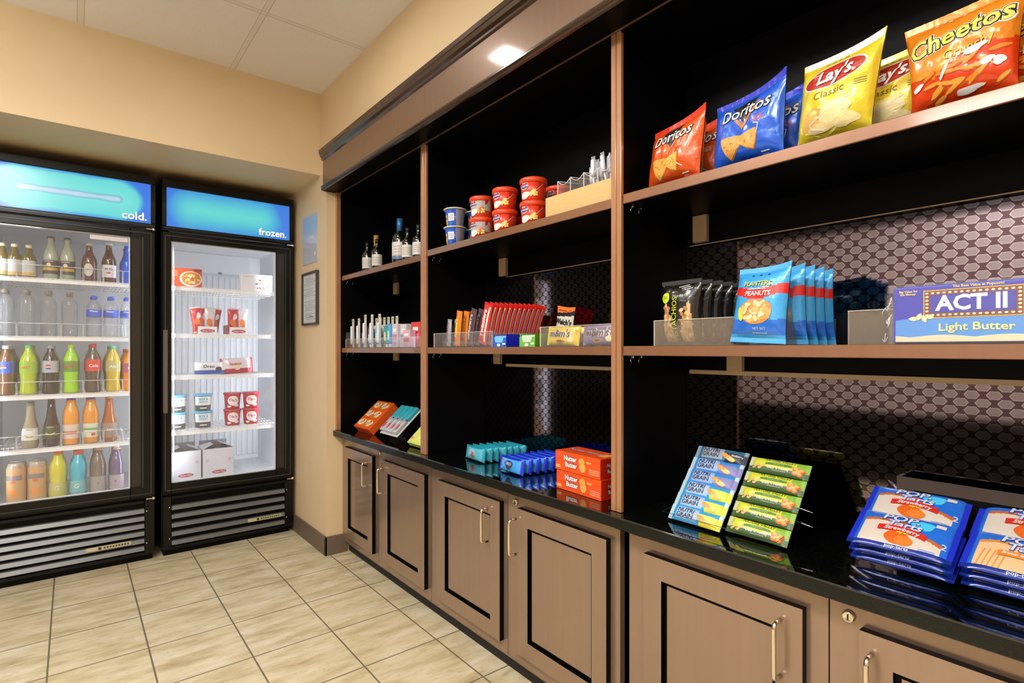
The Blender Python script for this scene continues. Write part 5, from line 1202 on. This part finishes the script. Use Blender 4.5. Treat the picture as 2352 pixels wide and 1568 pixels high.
for i, (x, y, ln, c) in enumerate(((.603, 3.775, -.16, '#c02c38'), (.628, 3.800, -.05, '#c8341c'), (.655, 3.785, .06, '#d8d0d4'), (.678, 3.81, .16, '#b82c40'), (.790, 3.775, -.02, '#c02c38'), (.815, 3.80, .0, '#c8341c'), (.842, 3.785, .03, '#d8d0d4'))):
    put('ib'+c, icebar(c), (x, y, FS[1]+.012), '%s ice cream bar, %s in the %s freezer carton' % ({'#c02c38': 'crimson', '#c8341c': 'orange-red', '#d8d0d4': 'white', '#b82c40': 'wine red'}[c], nth[i % 4].replace('front', 'first'), 'left' if i < 4 else 'right'), 'ice cream', 'ice cream bars in the freezer cartons', rot=(0, ln, 0))
def novelty(c, c2, seed, W):
    def b():
        def zones(x, y): return foil(c2) if (y < .022 and c2) else None
        g, s, F = bag(W, .075, .04, foil(c), .012, 'lr', .6, seed, zones=zones, nx=26, ny=16, sealm=foil('#c03040' if seed == 52 else c))
        g.text('Oreo' if seed == 51 else 'Sandwich', -.01, .045, .028 if seed == 51 else .018, pp('#28324a' if seed == 51 else '#b02838'), F, .0012, .02, .2); g.blob(.045 if seed == 51 else .0, .030, .018, .014, pp('#4a3c38' if seed == 51 else '#e8dcb0'), F, .001, 14); return thing('ice_cream_sandwich', [('wrapper', g), ('crimped_end', s)])
    return b
put('n1', novelty('#f0f0f4', '#2c5cb0', 51, .165), (.655, 3.745, FS[2]+.002), 'white and blue cookie ice cream sandwich on the third freezer shelf', 'ice cream', rot=(-.1, 0, 0))
put('n2', novelty('#e8d8dc', '#b02838', 52, .185), (.808, 3.755, FS[2]+.002), 'white and red ice cream sandwich on the third freezer shelf', 'ice cream', rot=(-.1, -.05, 0), scale=(1, 1, 1.3))
def pint(side, lidc, logoc, txt):
    def b():
        H = .098; rf = lambda z: .040+.008*z/H; F = Fcyl(rf); g = G(); g.lathe([(.040, 0), (.048, H)], pp(side, .35), 30)
        if txt == 'Ben': g.rect(-.052, .052, .034, .086, pp('#e6e8e4'), F, .0006, 10, 3); g.text('BEN &', 0, .070, .018, pp('#3c9cd0'), F, .0014, .02); g.text("JERRY'S", 0, .053, .014, pp('#3c9cd0'), F, .0014, .02); g.rect(-.05, .05, .004, .030, pp('#4a4a4c'), F, .0008, 8, 1); g.rect(-.018, .018, .014, .020, WHT, F, .0014, 3, 1)
        else: g.blob(0, .052, .032, .030, pp('#ece4e4'), F, .0008, 22); g.text("Dip'n", 0, .056, .021, pp('#b02838'), F, .0016, .02, rot=-.1); g.blob(.02, .022, .016, .008, pp('#e8d8d8'), F, .001, 10, 0, .1, 2); g.blob(-.024, .016, .012, .007, pp('#e8d8d8'), F, .001, 10, 0, .1, 3)
        L = G(); L.lathe([(.0485, H-.010), (.051, H-.009), (.051, H+.001), (.049, H+.003), (0, H+.002)], pp(lidc, .3), 30); return thing('ice_cream_pint', [('tub', g), ('lid', L)])
    return b
pB = pint('#5a5856', '#58b4e0', '', 'Ben'); pR = pint('#c02838', '#b83040', '', 'Red')
for x, y, k, b, nm in ((.488, 3.775, 'pB', pB, 'left'), (.622, 3.775, 'pB', None, 'right'), (.785, 3.775, 'pR', pR, 'left'), (.892, 3.775, 'pR', None, 'right')):
    for t in range(2): put(k, b if not k in _P else None, (x, y, FS[3]+t*.102), '%s pint of ice cream, %s of the %s %s stack in the freezer' % ({'pB': 'light blue lidded', 'pR': 'red'}[k], ('lower', 'upper')[t], nm, {'pB': 'blue-lidded', 'pR': 'red'}[k]), 'ice cream', 'pints of ice cream in the freezer', rot=(0, 0, -.1))
def cbox():
    g = G(); W, D, H = .168, .18, .172; m = mat('#d4d4dc', .6, name='white_corrugated'); g.box(-W/2, W/2, 0, .003, 0, H, m); g.box(-W/2, -W/2+.003, .003, D, 0, H, m); g.box(W/2-.003, W/2, .003, D, 0, H, m); g.box(-W/2+.003, W/2-.003, D-.003, D, 0, H, m); g.box(-W/2+.003, W/2-.003, .003, D-.003, 0, .003, m)
    g.add([(-W/2, 0, H), (-W/2, D, H), (-.02, D*.8, H+.022), (-.02, D*.2, H+.022)], [(0, 1, 2, 3)], m)
    g.add([(W/2, 0, H), (W/2, D, H), (.02, D*.8, H+.026), (.02, D*.2, H+.026)], [(3, 2, 1, 0)], m); g.box(-W/2+.006, W/2-.006, D-.01, D-.004, H-.02, H+.03, mat('#8a8890', .6))
    g.blob(.005, .030, .040, .0105, pp('#b02840'), flat, .0008, 20); g.text('Häagen-Dazs', .005, .030, .0115, WHT, flat, .0014, .01)
    for a_ in (-1, 1):
        for i in range(3): g.rect(a_*.062-.008, a_*.062+.008, .095+i*.006, .097+i*.006, pp('#b06070'), flat, .0008, 1, 1)
    return thing('carton', [('box', g)])
for x, nm in ((.522, 'left'), (.700, 'right')):
    put('cbox', cbox, (x, 3.74, .3755), 'white cardboard carton, %s one on the freezer floor' % nm, 'carton', rot=(0, 0, 0))

for o_ in list(C.objects):
    l_ = o_.get('label')
    if l_ and len(l_.replace(',', '').split()) > 16: print('LONG', o_.name, l_)
